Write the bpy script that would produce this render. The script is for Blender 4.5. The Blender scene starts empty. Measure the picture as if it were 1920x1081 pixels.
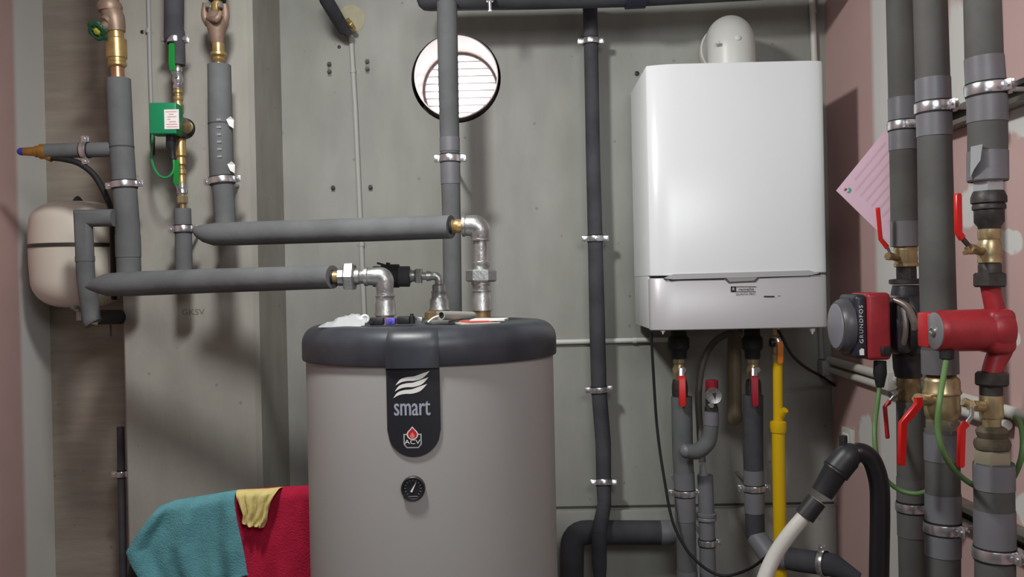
import bpy, bmesh, math, random
from mathutils import Vector, Matrix, Euler
random.seed(7)
S = bpy.context.scene
C = S.collection
PI = math.pi

# ------------------------------------------------------------------ camera
F = 1668.0; W0, H0 = 1920, 1081
EYE = Vector((0, 0, 1.55))
ROT = Matrix.Rotation(math.radians(0.756), 3, 'Z') @ Matrix.Rotation(math.radians(90 - 0.29), 3, 'X') @ Matrix.Rotation(math.radians(-1.2), 3, 'Z')
cd = bpy.data.cameras.new('camera'); cam = bpy.data.objects.new('camera', cd); C.objects.link(cam)
cd.sensor_width = 36; cd.sensor_fit = 'HORIZONTAL'; cd.lens = F * 36 / W0
cd.clip_start = 0.02
cam.location = EYE; cam.rotation_euler = ROT.to_euler(); S.camera = cam

# ------------------------------------------------------------------ world, lights, exposure
w = bpy.data.worlds.new('sky'); S.world = w; w.use_nodes = True
bg = w.node_tree.nodes['Background']; bg.inputs[0].default_value = (0.93, 0.97, 1.0, 1); bg.inputs[1].default_value = 4.5
def area(name, loc, size, power, col=(1, 1, 1), target=None, shape='DISK'):
    l = bpy.data.lights.new(name, 'AREA'); l.shape = shape; l.size = size; l.energy = power; l.color = col
    o = bpy.data.objects.new(name, l); C.objects.link(o); o.location = loc
    if target is not None:
        o.rotation_euler = (Vector(target) - Vector(loc)).to_track_quat('-Z', 'Y').to_euler()
    return o
area('ceiling_lamp', (-0.50, 1.38, 2.62), 0.20, 23, (1.0, 0.995, 0.97), (0.1, 2.3, 1.0))
area('rear_fill_light', (0.42, -0.35, 2.65), 1.0, 29, (0.96, 0.985, 1.0), (0.25, 2.4, 1.4))  # added soft fill from behind the camera, lifts the ambient level
area('small_lamp', (0.06, -0.06, 1.68), 0.02, 0.9, (1, 1, 1), (0.1, 2.4, 1.5))
S.view_settings.view_transform = 'Standard'; S.view_settings.look = 'None'
S.view_settings.gamma = 1; S.view_settings.use_curve_mapping = False
S.view_settings.exposure = 0.0

# ------------------------------------------------------------------ pixel helpers
def ray(px, py):
    return ROT @ Vector((px - W0 / 2, -(py - H0 / 2), -F))
def P(px, py, Y):                     # point of the photo at depth Y
    d = ray(px, py); return EYE + d * (Y / d.y)
def PX(px, py, X):                    # point of the photo on the plane x = X
    d = ray(px, py); return EYE + d * (X / d.x)
YW = 2.90                             # back wall
XR = P(1556, 540, YW).x               # right wall
XL = P(92, 540, YW).x                 # left wall
YP = 2.59                             # pillar face

# ------------------------------------------------------------------ materials
def srgb(r, g, b):
    f = lambda c: (c / 255 / 12.92) if c / 255 <= 0.04045 else ((c / 255 + 0.055) / 1.055) ** 2.4
    return (f(r), f(g), f(b), 1)
def mat(name, col, rough=0.5, metal=0.0, noise=0.0, nscale=8, bump=0.0, bscale=60, spec=0.5, coat=0.0, col2=None, trans=0, alpha=1, emit=0, detail=4):
    m = bpy.data.materials.new(name); m.use_nodes = True
    nt = m.node_tree; b = nt.nodes['Principled BSDF']
    b.inputs['Base Color'].default_value = col; b.inputs['Roughness'].default_value = rough
    b.inputs['Metallic'].default_value = metal; b.inputs['Specular IOR Level'].default_value = spec
    b.inputs['Coat Weight'].default_value = coat; b.inputs['Transmission Weight'].default_value = trans
    b.inputs['Alpha'].default_value = alpha
    tc = nt.nodes.new('ShaderNodeTexCoord')
    if noise or col2:
        n = nt.nodes.new('ShaderNodeTexNoise'); n.inputs['Scale'].default_value = nscale; n.inputs['Detail'].default_value = detail
        nt.links.new(tc.outputs['Object'], n.inputs['Vector'])
        r = nt.nodes.new('ShaderNodeValToRGB'); r.color_ramp.elements[0].position = 0.35; r.color_ramp.elements[1].position = 0.65
        c2 = col2 or tuple(min(1, c * (1 + noise)) for c in col[:3]) + (1,)
        c1 = col if col2 else tuple(c * (1 - noise) for c in col[:3]) + (1,)
        r.color_ramp.elements[0].color = c1; r.color_ramp.elements[1].color = c2
        nt.links.new(n.outputs[0], r.inputs[0]); nt.links.new(r.outputs[0], b.inputs['Base Color'])
    if bump:
        n2 = nt.nodes.new('ShaderNodeTexNoise'); n2.inputs['Scale'].default_value = bscale; n2.inputs['Detail'].default_value = 3
        nt.links.new(tc.outputs['Object'], n2.inputs['Vector'])
        bp = nt.nodes.new('ShaderNodeBump'); bp.inputs['Strength'].default_value = bump; bp.inputs['Distance'].default_value = 0.004
        nt.links.new(n2.outputs[0], bp.inputs['Height']); nt.links.new(bp.outputs[0], b.inputs['Normal'])
    return m
INS = mat('insulation', srgb(99, 101, 103), 0.75, noise=0.13, nscale=9, bump=0.25, bscale=45, spec=0.25)
INSD = mat('dark_insulation', srgb(68, 68, 73), 0.75, noise=0.2, nscale=12, bump=0.25, bscale=45, spec=0.25)
INSR = mat('riser_insulation', srgb(92, 92, 90), 0.7, noise=0.16, nscale=7, bump=0.25, bscale=35, spec=0.25)
TAPE = mat('pvc_tape', srgb(113, 113, 118), 0.42, noise=0.06, nscale=12, bump=0.2, bscale=30, spec=0.4)
CHROME = mat('zinc_chrome', srgb(214, 214, 218), 0.26, 0.88)
ZINC = mat('galvanised_steel', srgb(176, 178, 176), 0.38, 0.85, noise=0.18, nscale=40, bump=0.2, bscale=150)
BRASS = mat('brass', srgb(184, 156, 104), 0.36, 0.65, noise=0.2, nscale=30)
BRASSD = mat('tarnished_brass', srgb(150, 128, 92), 0.4, 0.6, noise=0.25, nscale=30, bump=0.15, bscale=120)
NICKEL = mat('nickel_brass', srgb(185, 168, 130), 0.35, 0.7, noise=0.2, nscale=25)
COPPER = mat('copper', srgb(190, 142, 110), 0.35, 0.75, noise=0.15, nscale=30)
IRON = mat('black_iron', srgb(62, 60, 58), 0.5, 0.4, noise=0.3, nscale=30, bump=0.2, bscale=120)
BLACK = mat('black_plastic', srgb(34, 34, 38), 0.45)
RUBBER = mat('black_rubber', srgb(24, 24, 26), 0.7)
REDL = mat('red_lever', srgb(205, 28, 26), 0.35)
REDP = mat('red_paint', srgb(152, 38, 46), 0.42, noise=0.12, nscale=25, bump=0.15, bscale=80)
GREEN = mat('green_plastic', srgb(22, 128, 84), 0.4)
GREENL = mat('green_lever', srgb(10, 128, 50), 0.4)
GREENC = mat('green_cable', srgb(92, 128, 74), 0.5)
WHITE = mat('white_enamel', srgb(228, 231, 233), 0.28)
SILVER = mat('silver_panel', srgb(188, 186, 189), 0.38, 0.15)
PVCW = mat('white_pvc', srgb(205, 205, 198), 0.45)
PVCG = mat('grey_pvc', srgb(150, 150, 148), 0.5)
YELLOW = mat('yellow_paint', srgb(214, 174, 8), 0.4)
ORANGE = mat('orange_plastic', srgb(200, 110, 20), 0.45)
CREAM = mat('cream_enamel', srgb(218, 211, 198), 0.35, coat=0.2)
PAPERW = mat('white_paper', srgb(225, 225, 222), 0.6)
INK = mat('dark_ink', srgb(40, 38, 42), 0.6)
BLUE = mat('blue_plastic', srgb(45, 60, 160), 0.45)

def concrete(name, base, var=0.12, warm=None, grain=(1, 1, 1), boards=False, blotch=None):
    m = mat(name, base, 0.85, spec=0.25)
    nt = m.node_tree; b = nt.nodes['Principled BSDF']; N = nt.nodes.new; L = nt.links.new
    tc = N('ShaderNodeTexCoord'); mp = N('ShaderNodeMapping'); mp.inputs['Scale'].default_value = grain
    L(tc.outputs['Object'], mp.inputs[0])
    def noise(scale, det, src, lo, hi):
        n = N('ShaderNodeTexNoise'); n.inputs['Scale'].default_value = scale; n.inputs['Detail'].default_value = det
        L(src, n.inputs['Vector']); mr = N('ShaderNodeMapRange'); mr.inputs[1].default_value = 0.3; mr.inputs[2].default_value = 0.7
        mr.inputs[3].default_value = lo; mr.inputs[4].default_value = hi; L(n.outputs[0], mr.inputs[0]); return mr.outputs[0], n
    a, _ = noise(2.2, 5, tc.outputs['Object'], 1 - var, 1 + var)
    c, _ = noise(14, 6, mp.outputs[0], 1 - var * 0.7, 1 + var * 0.7)
    mul = N('ShaderNodeMath'); mul.operation = 'MULTIPLY'; L(a, mul.inputs[0]); L(c, mul.inputs[1])
    # pores
    v = N('ShaderNodeTexVoronoi'); v.inputs['Scale'].default_value = 11; L(tc.outputs['Object'], v.inputs['Vector'])
    pr = N('ShaderNodeMapRange'); pr.inputs[1].default_value = 0.035; pr.inputs[2].default_value = 0.07; pr.inputs[3].default_value = 0.72; pr.inputs[4].default_value = 1
    L(v.outputs['Distance'], pr.inputs[0]); mul2 = N('ShaderNodeMath'); mul2.operation = 'MULTIPLY'; L(mul.outputs[0], mul2.inputs[0]); L(pr.outputs[0], mul2.inputs[1])
    last = mul2.outputs[0]
    mixc = N('ShaderNodeMix'); mixc.data_type = 'RGBA'
    wn, _ = noise(3.0, 3, mp.outputs[0], 0, 1)
    mixc.inputs[6].default_value = base; mixc.inputs[7].default_value = warm or base; L(wn, mixc.inputs[0])
    sc = N('ShaderNodeVectorMath'); sc.operation = 'SCALE'; L(mixc.outputs[2], sc.inputs[0]); L(last, sc.inputs['Scale'])
    L(sc.outputs[0], b.inputs['Base Color'])
    n3 = N('ShaderNodeTexNoise'); n3.inputs['Scale'].default_value = 70; n3.inputs['Detail'].default_value = 4; L(mp.outputs[0], n3.inputs['Vector'])
    bp = N('ShaderNodeBump'); bp.inputs['Strength'].default_value = 0.25; bp.inputs['Distance'].default_value = 0.003
    L(n3.outputs[0], bp.inputs['Height']); L(bp.outputs[0], b.inputs['Normal'])
    return m
CONC = concrete('concrete_wall', srgb(157, 157, 153), 0.10, srgb(148, 150, 143), (1, 1, 0.35))
CONP = concrete('concrete_pillar', srgb(160, 157, 150), 0.11, srgb(150, 150, 141), (1, 1, 0.4))
CONB = concrete('board_marked_concrete', srgb(158, 151, 138), 0.13, srgb(148, 135, 126), (0.5, 1, 4.0))
FLOORM = concrete('floor_screed', srgb(120, 118, 112), 0.15)
CEILM = concrete('ceiling_slab', srgb(160, 160, 156), 0.08)

# pink painted wall with unpainted plaster left in places
def pinkwall(name, strips, ells):
    m = mat(name, srgb(176, 140, 138), 0.7, spec=0.3); nt = m.node_tree; b = nt.nodes['Principled BSDF']; N = nt.nodes.new; L = nt.links.new
    tc = N('ShaderNodeTexCoord'); n = N('ShaderNodeTexNoise'); n.inputs['Scale'].default_value = 8; n.inputs['Detail'].default_value = 3
    L(tc.outputs['Object'], n.inputs['Vector'])
    sub = N('ShaderNodeVectorMath'); sub.operation = 'SUBTRACT'; L(n.outputs['Color'], sub.inputs[0]); sub.inputs[1].default_value = (0.5, 0.5, 0.5)
    sc = N('ShaderNodeVectorMath'); sc.operation = 'SCALE'; L(sub.outputs[0], sc.inputs[0]); sc.inputs['Scale'].default_value = 0.13
    ad = N('ShaderNodeVectorMath'); ad.operation = 'ADD'; L(tc.outputs['Object'], ad.inputs[0]); L(sc.outputs[0], ad.inputs[1])
    sp = N('ShaderNodeSeparateXYZ'); L(ad.outputs[0], sp.inputs[0])
    sp0 = N('ShaderNodeSeparateXYZ'); L(tc.outputs['Object'], sp0.inputs[0])
    def mth(op, x, y=None):
        q = N('ShaderNodeMath'); q.operation = op
        for i, v in enumerate((x, y)):
            if v is None: continue
            if isinstance(v, (int, float)): q.inputs[i].default_value = v
            else: L(v, q.inputs[i])
        return q.outputs[0]
    mask = None
    def smooth(x, a, bb):
        r = N('ShaderNodeMapRange'); r.inputs[1].default_value = a; r.inputs[2].default_value = bb; L(x, r.inputs[0]); return r.outputs[0]
    for y0, y1, soft in strips:
        k = mth('MULTIPLY', smooth(sp0.outputs[1], y0 - soft, y0 + soft), smooth(sp0.outputs[1], y1 + soft, y1 - soft))
        mask = k if mask is None else mth('MAXIMUM', mask, k)
    for cy, cz, ry, rz in ells:
        dy = mth('DIVIDE', mth('SUBTRACT', sp.outputs[1], cy), ry); dz = mth('DIVIDE', mth('SUBTRACT', sp.outputs[2], cz), rz)
        d = mth('SQRT', mth('ADD', mth('MULTIPLY', dy, dy), mth('MULTIPLY', dz, dz)))
        k = smooth(d, 1.08, 0.92); mask = mth('MAXIMUM', mask, k)
    n2 = N('ShaderNodeTexNoise'); n2.inputs['Scale'].default_value = 3.5; n2.inputs['Detail'].default_value = 5; L(tc.outputs['Object'], n2.inputs['Vector'])
    p = N('ShaderNodeMix'); p.data_type = 'RGBA'; p.inputs[6].default_value = srgb(186, 154, 151); p.inputs[7].default_value = srgb(204, 174, 170); L(n2.outputs[0], p.inputs[0])
    mx = N('ShaderNodeMix'); mx.data_type = 'RGBA'; L(mask, mx.inputs[0]); L(p.outputs[2], mx.inputs[6]); mx.inputs[7].default_value = srgb(216, 216, 213)
    L(mx.outputs[2], b.inputs['Base Color'])
    return m

# ------------------------------------------------------------------ mesh builder
def perp(d):
    d = d.normalized(); a = Vector((0, 0, 1)) if abs(d.z) < 0.9 else Vector((0, -1, 0))
    u = a.cross(d).normalized(); return u, d.cross(u).normalized()
class MB:
    def __init__(s): s.v = []; s.f = []; s.m = []
    def add(s, vs, fs, mi=0):
        o = len(s.v); s.v += [Vector(v) for v in vs]; s.f += [tuple(i + o for i in f) for f in fs]; s.m += [mi] * len(fs); return s
    def rings(s, rings, mi=0, cap0=True, cap1=True, closed=False):
        n = len(rings[0]); vs = [p for r in rings for p in r]; fs = []
        m = len(rings)
        for i in range(m - 1 + (1 if closed else 0)):
            a = i * n; b = ((i + 1) % m) * n
            for j in range(n): k = (j + 1) % n; fs.append((a + j, a + k, b + k, b + j))
        if cap0 and not closed: fs.append(tuple(range(n - 1, -1, -1)))
        if cap1 and not closed: fs.append(tuple((m - 1) * n + j for j in range(n)))
        return s.add(vs, fs, mi)
    def tube(s, pts, r, bend=0.0, seg=20, mi=0, caps=True, steps=6, smooth=False):
        pts = [Vector(p) for p in pts]; rr = list(r) if isinstance(r, (list, tuple)) else [r] * len(pts)
        if smooth and len(pts) > 2:
            q, qr = [], []
            for i in range(len(pts) - 1):
                p0 = pts[max(i - 1, 0)]; p1 = pts[i]; p2 = pts[i + 1]; p3 = pts[min(i + 2, len(pts) - 1)]
                for k in range(steps):
                    t = k / steps; t2 = t * t; t3 = t2 * t
                    q.append(0.5 * ((2 * p1) + (p2 - p0) * t + (2 * p0 - 5 * p1 + 4 * p2 - p3) * t2 + (3 * p1 - p0 - 3 * p2 + p3) * t3)); qr.append(rr[i] * (1 - t) + rr[i + 1] * t)
            q.append(pts[-1]); qr.append(rr[-1]); pts, rr = q, qr
        elif bend and len(pts) > 2:
            q, qr = [pts[0]], [rr[0]]
            for i in range(1, len(pts) - 1):
                a = (pts[i - 1] - pts[i]); b = (pts[i + 1] - pts[i]); ang = a.angle(b)
                if PI - ang < 0.12: q.append(pts[i]); qr.append(rr[i]); continue
                dd = min(bend / math.tan(ang / 2), a.length * 0.48, b.length * 0.48)
                A = pts[i] + a.normalized() * dd; B = pts[i] + b.normalized() * dd
                for k in range(steps + 1):
                    t = k / steps; q.append((1 - t) ** 2 * A + 2 * t * (1 - t) * pts[i] + t * t * B); qr.append(rr[i])
            q.append(pts[-1]); qr.append(rr[-1]); pts, rr = q, qr
        n = len(pts); T = []
        for i in range(n):
            a = (pts[i] - pts[i - 1]).normalized() if i else None; b = (pts[i + 1] - pts[i]).normalized() if i < n - 1 else None
            T.append((a + b).normalized() if a is not None and b is not None and (a + b).length > 1e-6 else (a if a is not None else b))
        u, v = perp(T[0]); R = []
        for i in range(n):
            if i:
                ax = T[i - 1].cross(T[i])
                if ax.length > 1e-7: u = Matrix.Rotation(T[i - 1].angle(T[i]), 3, ax) @ u
                u = (u - T[i] * u.dot(T[i])).normalized()
            v = T[i].cross(u)
            mx, kx = None, 0
            if 0 < i < n - 1:
                a = (pts[i] - pts[i - 1]).normalized(); b = (pts[i + 1] - pts[i]).normalized(); an = a.angle(b)
                if 0.02 < an < 2.4: mx = (b - a).normalized(); kx = 1 / math.cos(an / 2) - 1
            ring = []
            for j in range(seg):
                off = (u * math.cos(2 * PI * j / seg) + v * math.sin(2 * PI * j / seg)) * rr[i]
                if mx is not None: off += mx * off.dot(mx) * kx
                ring.append(pts[i] + off)
            R.append(ring)
        return s.rings(R, mi, caps, caps)
    def lathe(s, p0, ax, prof, seg=28, mi=0, u=None, caps=True):
        p0 = Vector(p0); ax = Vector(ax).normalized(); uu, vv = perp(ax)
        if u is not None: uu = (Vector(u) - ax * Vector(u).dot(ax)).normalized(); vv = ax.cross(uu)
        R = [[p0 + ax * t + (uu * math.cos(2 * PI * j / seg) + vv * math.sin(2 * PI * j / seg)) * max(r, 1e-5) for j in range(seg)] for t, r in prof]
        return s.rings(R, mi, caps, caps)
    def cyl(s, a, b, r, seg=24, mi=0, r2=None, ch=0.0):
        a = Vector(a); b = Vector(b); L = (b - a).length; r2 = r if r2 is None else r2
        pr = [(0, r), (L, r2)] if not ch else [(0, r - ch), (ch, r), (L - ch, r2), (L, r2 - ch)]
        return s.lathe(a, b - a, pr, seg, mi)
    def hexa(s, a, b, r, mi=0, seg=6):
        a = Vector(a); b = Vector(b); L = (b - a).length; c = min(r * 0.1, L * 0.3)
        return s.lathe(a, b - a, [(0, r * 0.88), (c, r), (L - c, r), (L, r * 0.88)], seg, mi)
    def torus(s, c, ax, R, r, seg=32, sg=8, mi=0):
        ax = Vector(ax).normalized(); u, v = perp(ax); rg = []
        for i in range(seg):
            a = 2 * PI * i / seg; d = u * math.cos(a) + v * math.sin(a)
            rg.append([Vector(c) + d * (R + r * math.cos(2 * PI * j / sg)) + ax * r * math.sin(2 * PI * j / sg) for j in range(sg)])
        return s.rings(rg, mi, closed=True)
    def box(s, c, size, rot=None, bev=0.0, mi=0, bs=2):
        bm = bmesh.new(); bmesh.ops.create_cube(bm, size=1)
        for v in bm.verts: v.co = Vector((v.co.x * size[0], v.co.y * size[1], v.co.z * size[2]))
        if bev: bmesh.ops.bevel(bm, geom=bm.edges[:], offset=bev, segments=bs, affect='EDGES', profile=0.5)
        R = rot if rot is not None else Matrix.Identity(3)
        bm.verts.index_update()
        s.add([R @ v.co + Vector(c) for v in bm.verts], [tuple(v.index for v in f.verts) for f in bm.faces], mi); bm.free(); return s
    def prism(s, pts2, fr, d, mi=0):      # fr(a,b,c) -> world
        n = len(pts2); vs = [fr(a, b, 0) for a, b in pts2] + [fr(a, b, d) for a, b in pts2]
        fs = [tuple(range(n - 1, -1, -1)), tuple(range(n, 2 * n))] + [(i, (i + 1) % n, n + (i + 1) % n, n + i) for i in range(n)]
        return s.add(vs, fs, mi)
    def text(s, body, size, fr, ext=0.0004, mi=0, align='CENTER', xs=1.0, spacing=1.0):
        cu = bpy.data.curves.new('t', 'FONT'); cu.body = body; cu.size = size; cu.align_x = align; cu.align_y = 'CENTER'
        cu.space_character = spacing; cu.resolution_u = 3
        o = bpy.data.objects.new('t', cu); me = o.to_mesh()
        vs = [v.co.copy() for v in me.vertices]; fs = [tuple(p.vertices) for p in me.polygons]
        n = len(vs)
        s.add([fr(v.x * xs, v.y, ext) for v in vs], fs, mi)
        o.to_mesh_clear(); bpy.data.objects.remove(o); bpy.data.curves.remove(cu); return s
def frame(o, u, v, n=None):
    o = Vector(o); u = Vector(u).normalized(); v = Vector(v).normalized(); n = u.cross(v) if n is None else Vector(n)
    return lambda a, b, c=0: o + u * a + v * b + n * c
def link_mesh(name, mb, mats, loc):
    me = bpy.data.meshes.new(name); me.from_pydata([v - loc for v in mb.v], [], mb.f)
    mats = mats if isinstance(mats, (list, tuple)) else [mats]
    for m in mats: me.materials.append(m)
    for p, mi in zip(me.polygons, mb.m): p.material_index = mi
    bm = bmesh.new(); bm.from_mesh(me); bmesh.ops.recalc_face_normals(bm, faces=bm.faces[:]); bm.to_mesh(me); bm.free()
    me.polygons.foreach_set('use_smooth', [True] * len(me.polygons)); me.set_sharp_from_angle(angle=math.radians(38)); me.update()
    o = bpy.data.objects.new(name, me); C.objects.link(o); return o
ROOT = {}
def thing(name, label, cat, loc, group=None):
    o = bpy.data.objects.new(name, None); C.objects.link(o); o.empty_display_size = 0.05
    o.location = loc; o['label'] = label; o['category'] = cat; ROOT[o.name] = Vector(loc)
    if group: o['group'] = group
    return o
def part(name, mb, mats, parent, label=None):
    r = parent
    while r.parent: r = r.parent
    o = link_mesh(name, mb, mats, ROOT[r.name]); o.parent = parent
    if label: o['label'] = label
    return o
def solo(name, mb, mats, label, cat, group=None):
    xs = [v.x for v in mb.v]; ys = [v.y for v in mb.v]; zs = [v.z for v in mb.v]
    loc = Vector(((min(xs) + max(xs)) / 2, (min(ys) + max(ys)) / 2, min(zs)))
    o = link_mesh(name, mb, mats, loc); o.location = loc; ROOT[o.name] = loc
    o['label'] = label; o['category'] = cat
    if group: o['group'] = group
    return o
def struct(name, mb, mats, label=None):
    o = link_mesh(name, mb, mats, Vector((0, 0, 0))); o['kind'] = 'structure'; ROOT[o.name] = Vector((0, 0, 0))
    if label: o['label'] = label
    return o

# ------------------------------------------------------------------ the room
ZC = 2.78; YB = -1.6
vc = P(855, 142, YW); VR = 0.137     # vent hole
hc = vc + Vector((0.0, 0, -0.008))
def wall_with_hole(mb, Y, x0, x1, z0, z1, c, r, flip=False):
    n = 48; h = r * 1.5
    cir = [(c.x + r * math.cos(2 * PI * i / n), c.z + r * math.sin(2 * PI * i / n)) for i in range(n)]
    sq = []
    for i in range(n):
        a = 2 * PI * i / n; dx, dz = math.cos(a), math.sin(a); k = h / max(abs(dx), abs(dz)); sq.append((c.x + dx * k, c.z + dz * k))
    mb.add([(x, Y, z) for x, z in cir + sq], [(i, (i + 1) % n, n + (i + 1) % n, n + i) for i in range(n)])
    for a, b, e, f in ((x0, c.x - h, z0, z1), (c.x + h, x1, z0, z1), (c.x - h, c.x + h, z0, c.z - h), (c.x - h, c.x + h, c.z + h, z1)):
        mb.add([(a, Y, e), (b, Y, e), (b, Y, f), (a, Y, f)], [(0, 1, 2, 3)])
xrec = P(232, 540, YP + 0.1).x        # pillar left edge
pL = P(229, 560, YP).x; pR = P(483, 560, YP).x
m = MB(); wall_with_hole(m, YW, pL + 0.05, XR + 0.02, 0, ZC, hc, VR + 0.009)
wall_with_hole(m, YW + 0.24, pL + 0.05, XR + 0.3, 0, ZC, vc, VR - 0.004)
struct('wall_back', m, CONC)
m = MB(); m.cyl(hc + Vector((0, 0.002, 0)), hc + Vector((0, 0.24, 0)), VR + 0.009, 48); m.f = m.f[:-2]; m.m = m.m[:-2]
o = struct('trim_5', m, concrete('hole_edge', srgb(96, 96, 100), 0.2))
m = MB(); m.add([(XL - 0.02, YW, 0), (pL + 0.05, YW, 0), (pL + 0.05, YW, ZC), (XL - 0.02, YW, ZC)], [(0, 1, 2, 3)])
struct('wall_alcove', m, CONB)
# formwork plinth along the foot of the back wall
zl = P(1300, 944, YW).z
m = MB(); m.box(((pR + XR) / 2, YW - 0.008, (zl - 0.012) / 2), (XR - pR, 0.030, zl - 0.012), bev=0.003)
struct('trim_1', m, CONC)
m = MB(); m.box(((pR + XR) / 2, YW - 0.0005, zl - 0.004), (XR - pR, 0.003, 0.007)); struct('trim_2', m, mat('joint_dark', srgb(70, 68, 62), 0.9))
# pillar
m = MB(); ch = 0.014
pts = [(pL, YW), (pL, YP + 0.006), (pL + 0.006, YP), (pR - ch, YP), (pR, YP + ch), (pR, YW)]
vs = [(x, y, z) for z in (0, ZC) for x, y in pts]; n = len(pts)
m.add(vs, [(i, i + 1, n + i + 1, n + i) for i in range(n - 1)])
struct('wall_pillar', m, CONP)
m = MB(); m.add([(XL, YB, 0), (XL, YW + .02, 0), (XL, YW + .02, ZC), (XL, YB, ZC)], [(0, 1, 2, 3)])
PINKL = pinkwall('pink_wall_left', [(2.73, 4.0, 0.012)], [])
struct('wall_left', m, PINKL)
def we(px, py, rpx, rpy):
    p = PX(px, py, XR); k = p.y / F; return (p.y, p.z, rpx * p.y * p.y / (F * XR), rpy * k)
y_strip = PX(1644, 540, XR).y
m = MB(); m.add([(XR, YB, 0), (XR, YW + .02, 0), (XR, YW + .02, ZC), (XR, YB, ZC)], [(0, 1, 2, 3)])
PINKR = pinkwall('pink_wall_right', [(2.22, y_strip, 0.015)], [we(1795, 110, 26, 100), we(1918, 215, 34, 44), we(1893, 448, 24, 26), we(1918, 960, 22, 30), we(1625, 830, 16, 60), we(1815, 385, 18, 40), we(1905, 620, 10, 20)])
struct('wall_right', m, PINKR)
m = MB(); m.add([(XL, YB, 0), (XR, YB, 0), (XR, YB, ZC), (XL, YB, ZC)], [(0, 1, 2, 3)]); struct('wall_rear', m, CONC)
m = MB(); m.add([(XL, YB, 0), (XR, YB, 0), (XR, YW, 0), (XL, YW, 0)], [(0, 1, 2, 3)]); struct('floor', m, FLOORM)
m = MB(); m.add([(XL, YB, ZC), (XR, YB, ZC), (XR, YW, ZC), (XL, YW, ZC)], [(0, 1, 2, 3)]); struct('ceiling', m, CEILM)
# formwork tie holes and screw plugs in the wall
def plug(px, py, Y, r=0.004, dark=True):
    m = MB(); c = P(px, py, Y); m.lathe(c, (0, -1, 0), [(-.002, r), (0.002, r), (0.003, r * .6), (0.001, r * .5)], 14); return m
for px, py, lab in ((505, 74, 'small round dark hole plug on the pillar side, nearest the ceiling'), (1194, 138, 'dark wall plug just left of the top of the white boiler'), (636, 88, 'small dark wall plug just below the plastered round patch'),
                    (267, 60, 'small dark wall plug beside the thin grey conduit on the pillar')):
    Y = YP if px < 300 else YW
    if px == 505: continue
    m = plug(px, py, Y, 0.008 if px == 1194 else 0.0055); solo('wall_plug', m, BLACK, lab, 'wall plug')
for k, (px, py, lab) in enumerate(((618, 128, 'pair of bracket screws on the wall left of the thin grey conduit, high up'), (689, 123, 'pair of bracket screws on the wall right of the thin grey conduit, high up'),
                                   (625, 352, 'single bracket screw left of the thin grey conduit, lower pair'), (695, 351, 'single bracket screw right of the thin grey conduit, lower pair'))):
    c = P(px, py, YW); t = thing('wall_screw', lab, 'screw', c)
    m = MB()
    for dz in ((0.012, -0.012) if k < 2 else (0,)):
        m.cyl(c + Vector((0, 0, dz)), c + Vector((0, -0.012, dz)), 0.0035, 10); m.hexa(c + Vector((0, -0.004, dz)), c + Vector((0, -0.008, dz)), 0.0075)
    part('screw_shaft', m, IRON, t)
    m = MB(); m.box(c + Vector((0, -0.001, -0.002)), (0.012, 0.002, 0.046 if k < 2 else 0.02), bev=0.0005); part('washer_plate', m, mat('plate_grey', srgb(120, 120, 116), .6, .3), t)
# pencilled letters on the pillar
m = MB(); fr = frame(P(362, 585, YP - 0.0006), (1, 0, 0), (0, 0, 1), (0, -1, 0)); m.text('GKSV', 0.024, fr, mi=0, xs=1.15)
solo('pencil_writing', m, mat('pencil', srgb(112, 108, 98), 0.9), 'faint pencilled letters on the concrete pillar below the grey pipes', 'writing')

# ------------------------------------------------------------------ ventilation opening
t = thing('air_vent', 'round wall vent with white louvres glowing with daylight', 'vent', vc)
m = MB(); n = 56
R = [[vc + Vector((r * math.cos(2 * PI * j / n), y, r * math.sin(2 * PI * j / n))) for j in range(n)] for y, r in ((0.004, VR), (0.27, VR), (0.27, VR - .004), (0.004, VR - .004))]
m.rings(R, closed=True); part('sleeve', m, mat('pvc_sleeve', srgb(222, 205, 198), 0.35), t)
m = MB(); yv = 0.235
for k in range(11):
    z = -VR * 0.93 + k * VR * 1.86 / 10; hw = math.sqrt(max(VR * VR - z * z, 0)) - 0.004
    if hw < 0.02: continue
    m.box(vc + Vector((0, yv, z)), (2 * hw, 0.016, 0.0030), Matrix.Rotation(math.radians(-12), 3, 'X'), 0.0006)
part('louvres', m, mat('white_louvre', srgb(205, 200, 200), 0.5), t)
m = MB(); m.torus(vc + Vector((0, yv - .01, 0)), (0, 1, 0), VR - 0.008, 0.005, 48, 8); part('grille_ring', m, mat('louvre_ring', srgb(150, 140, 140), 0.5), t)

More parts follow.
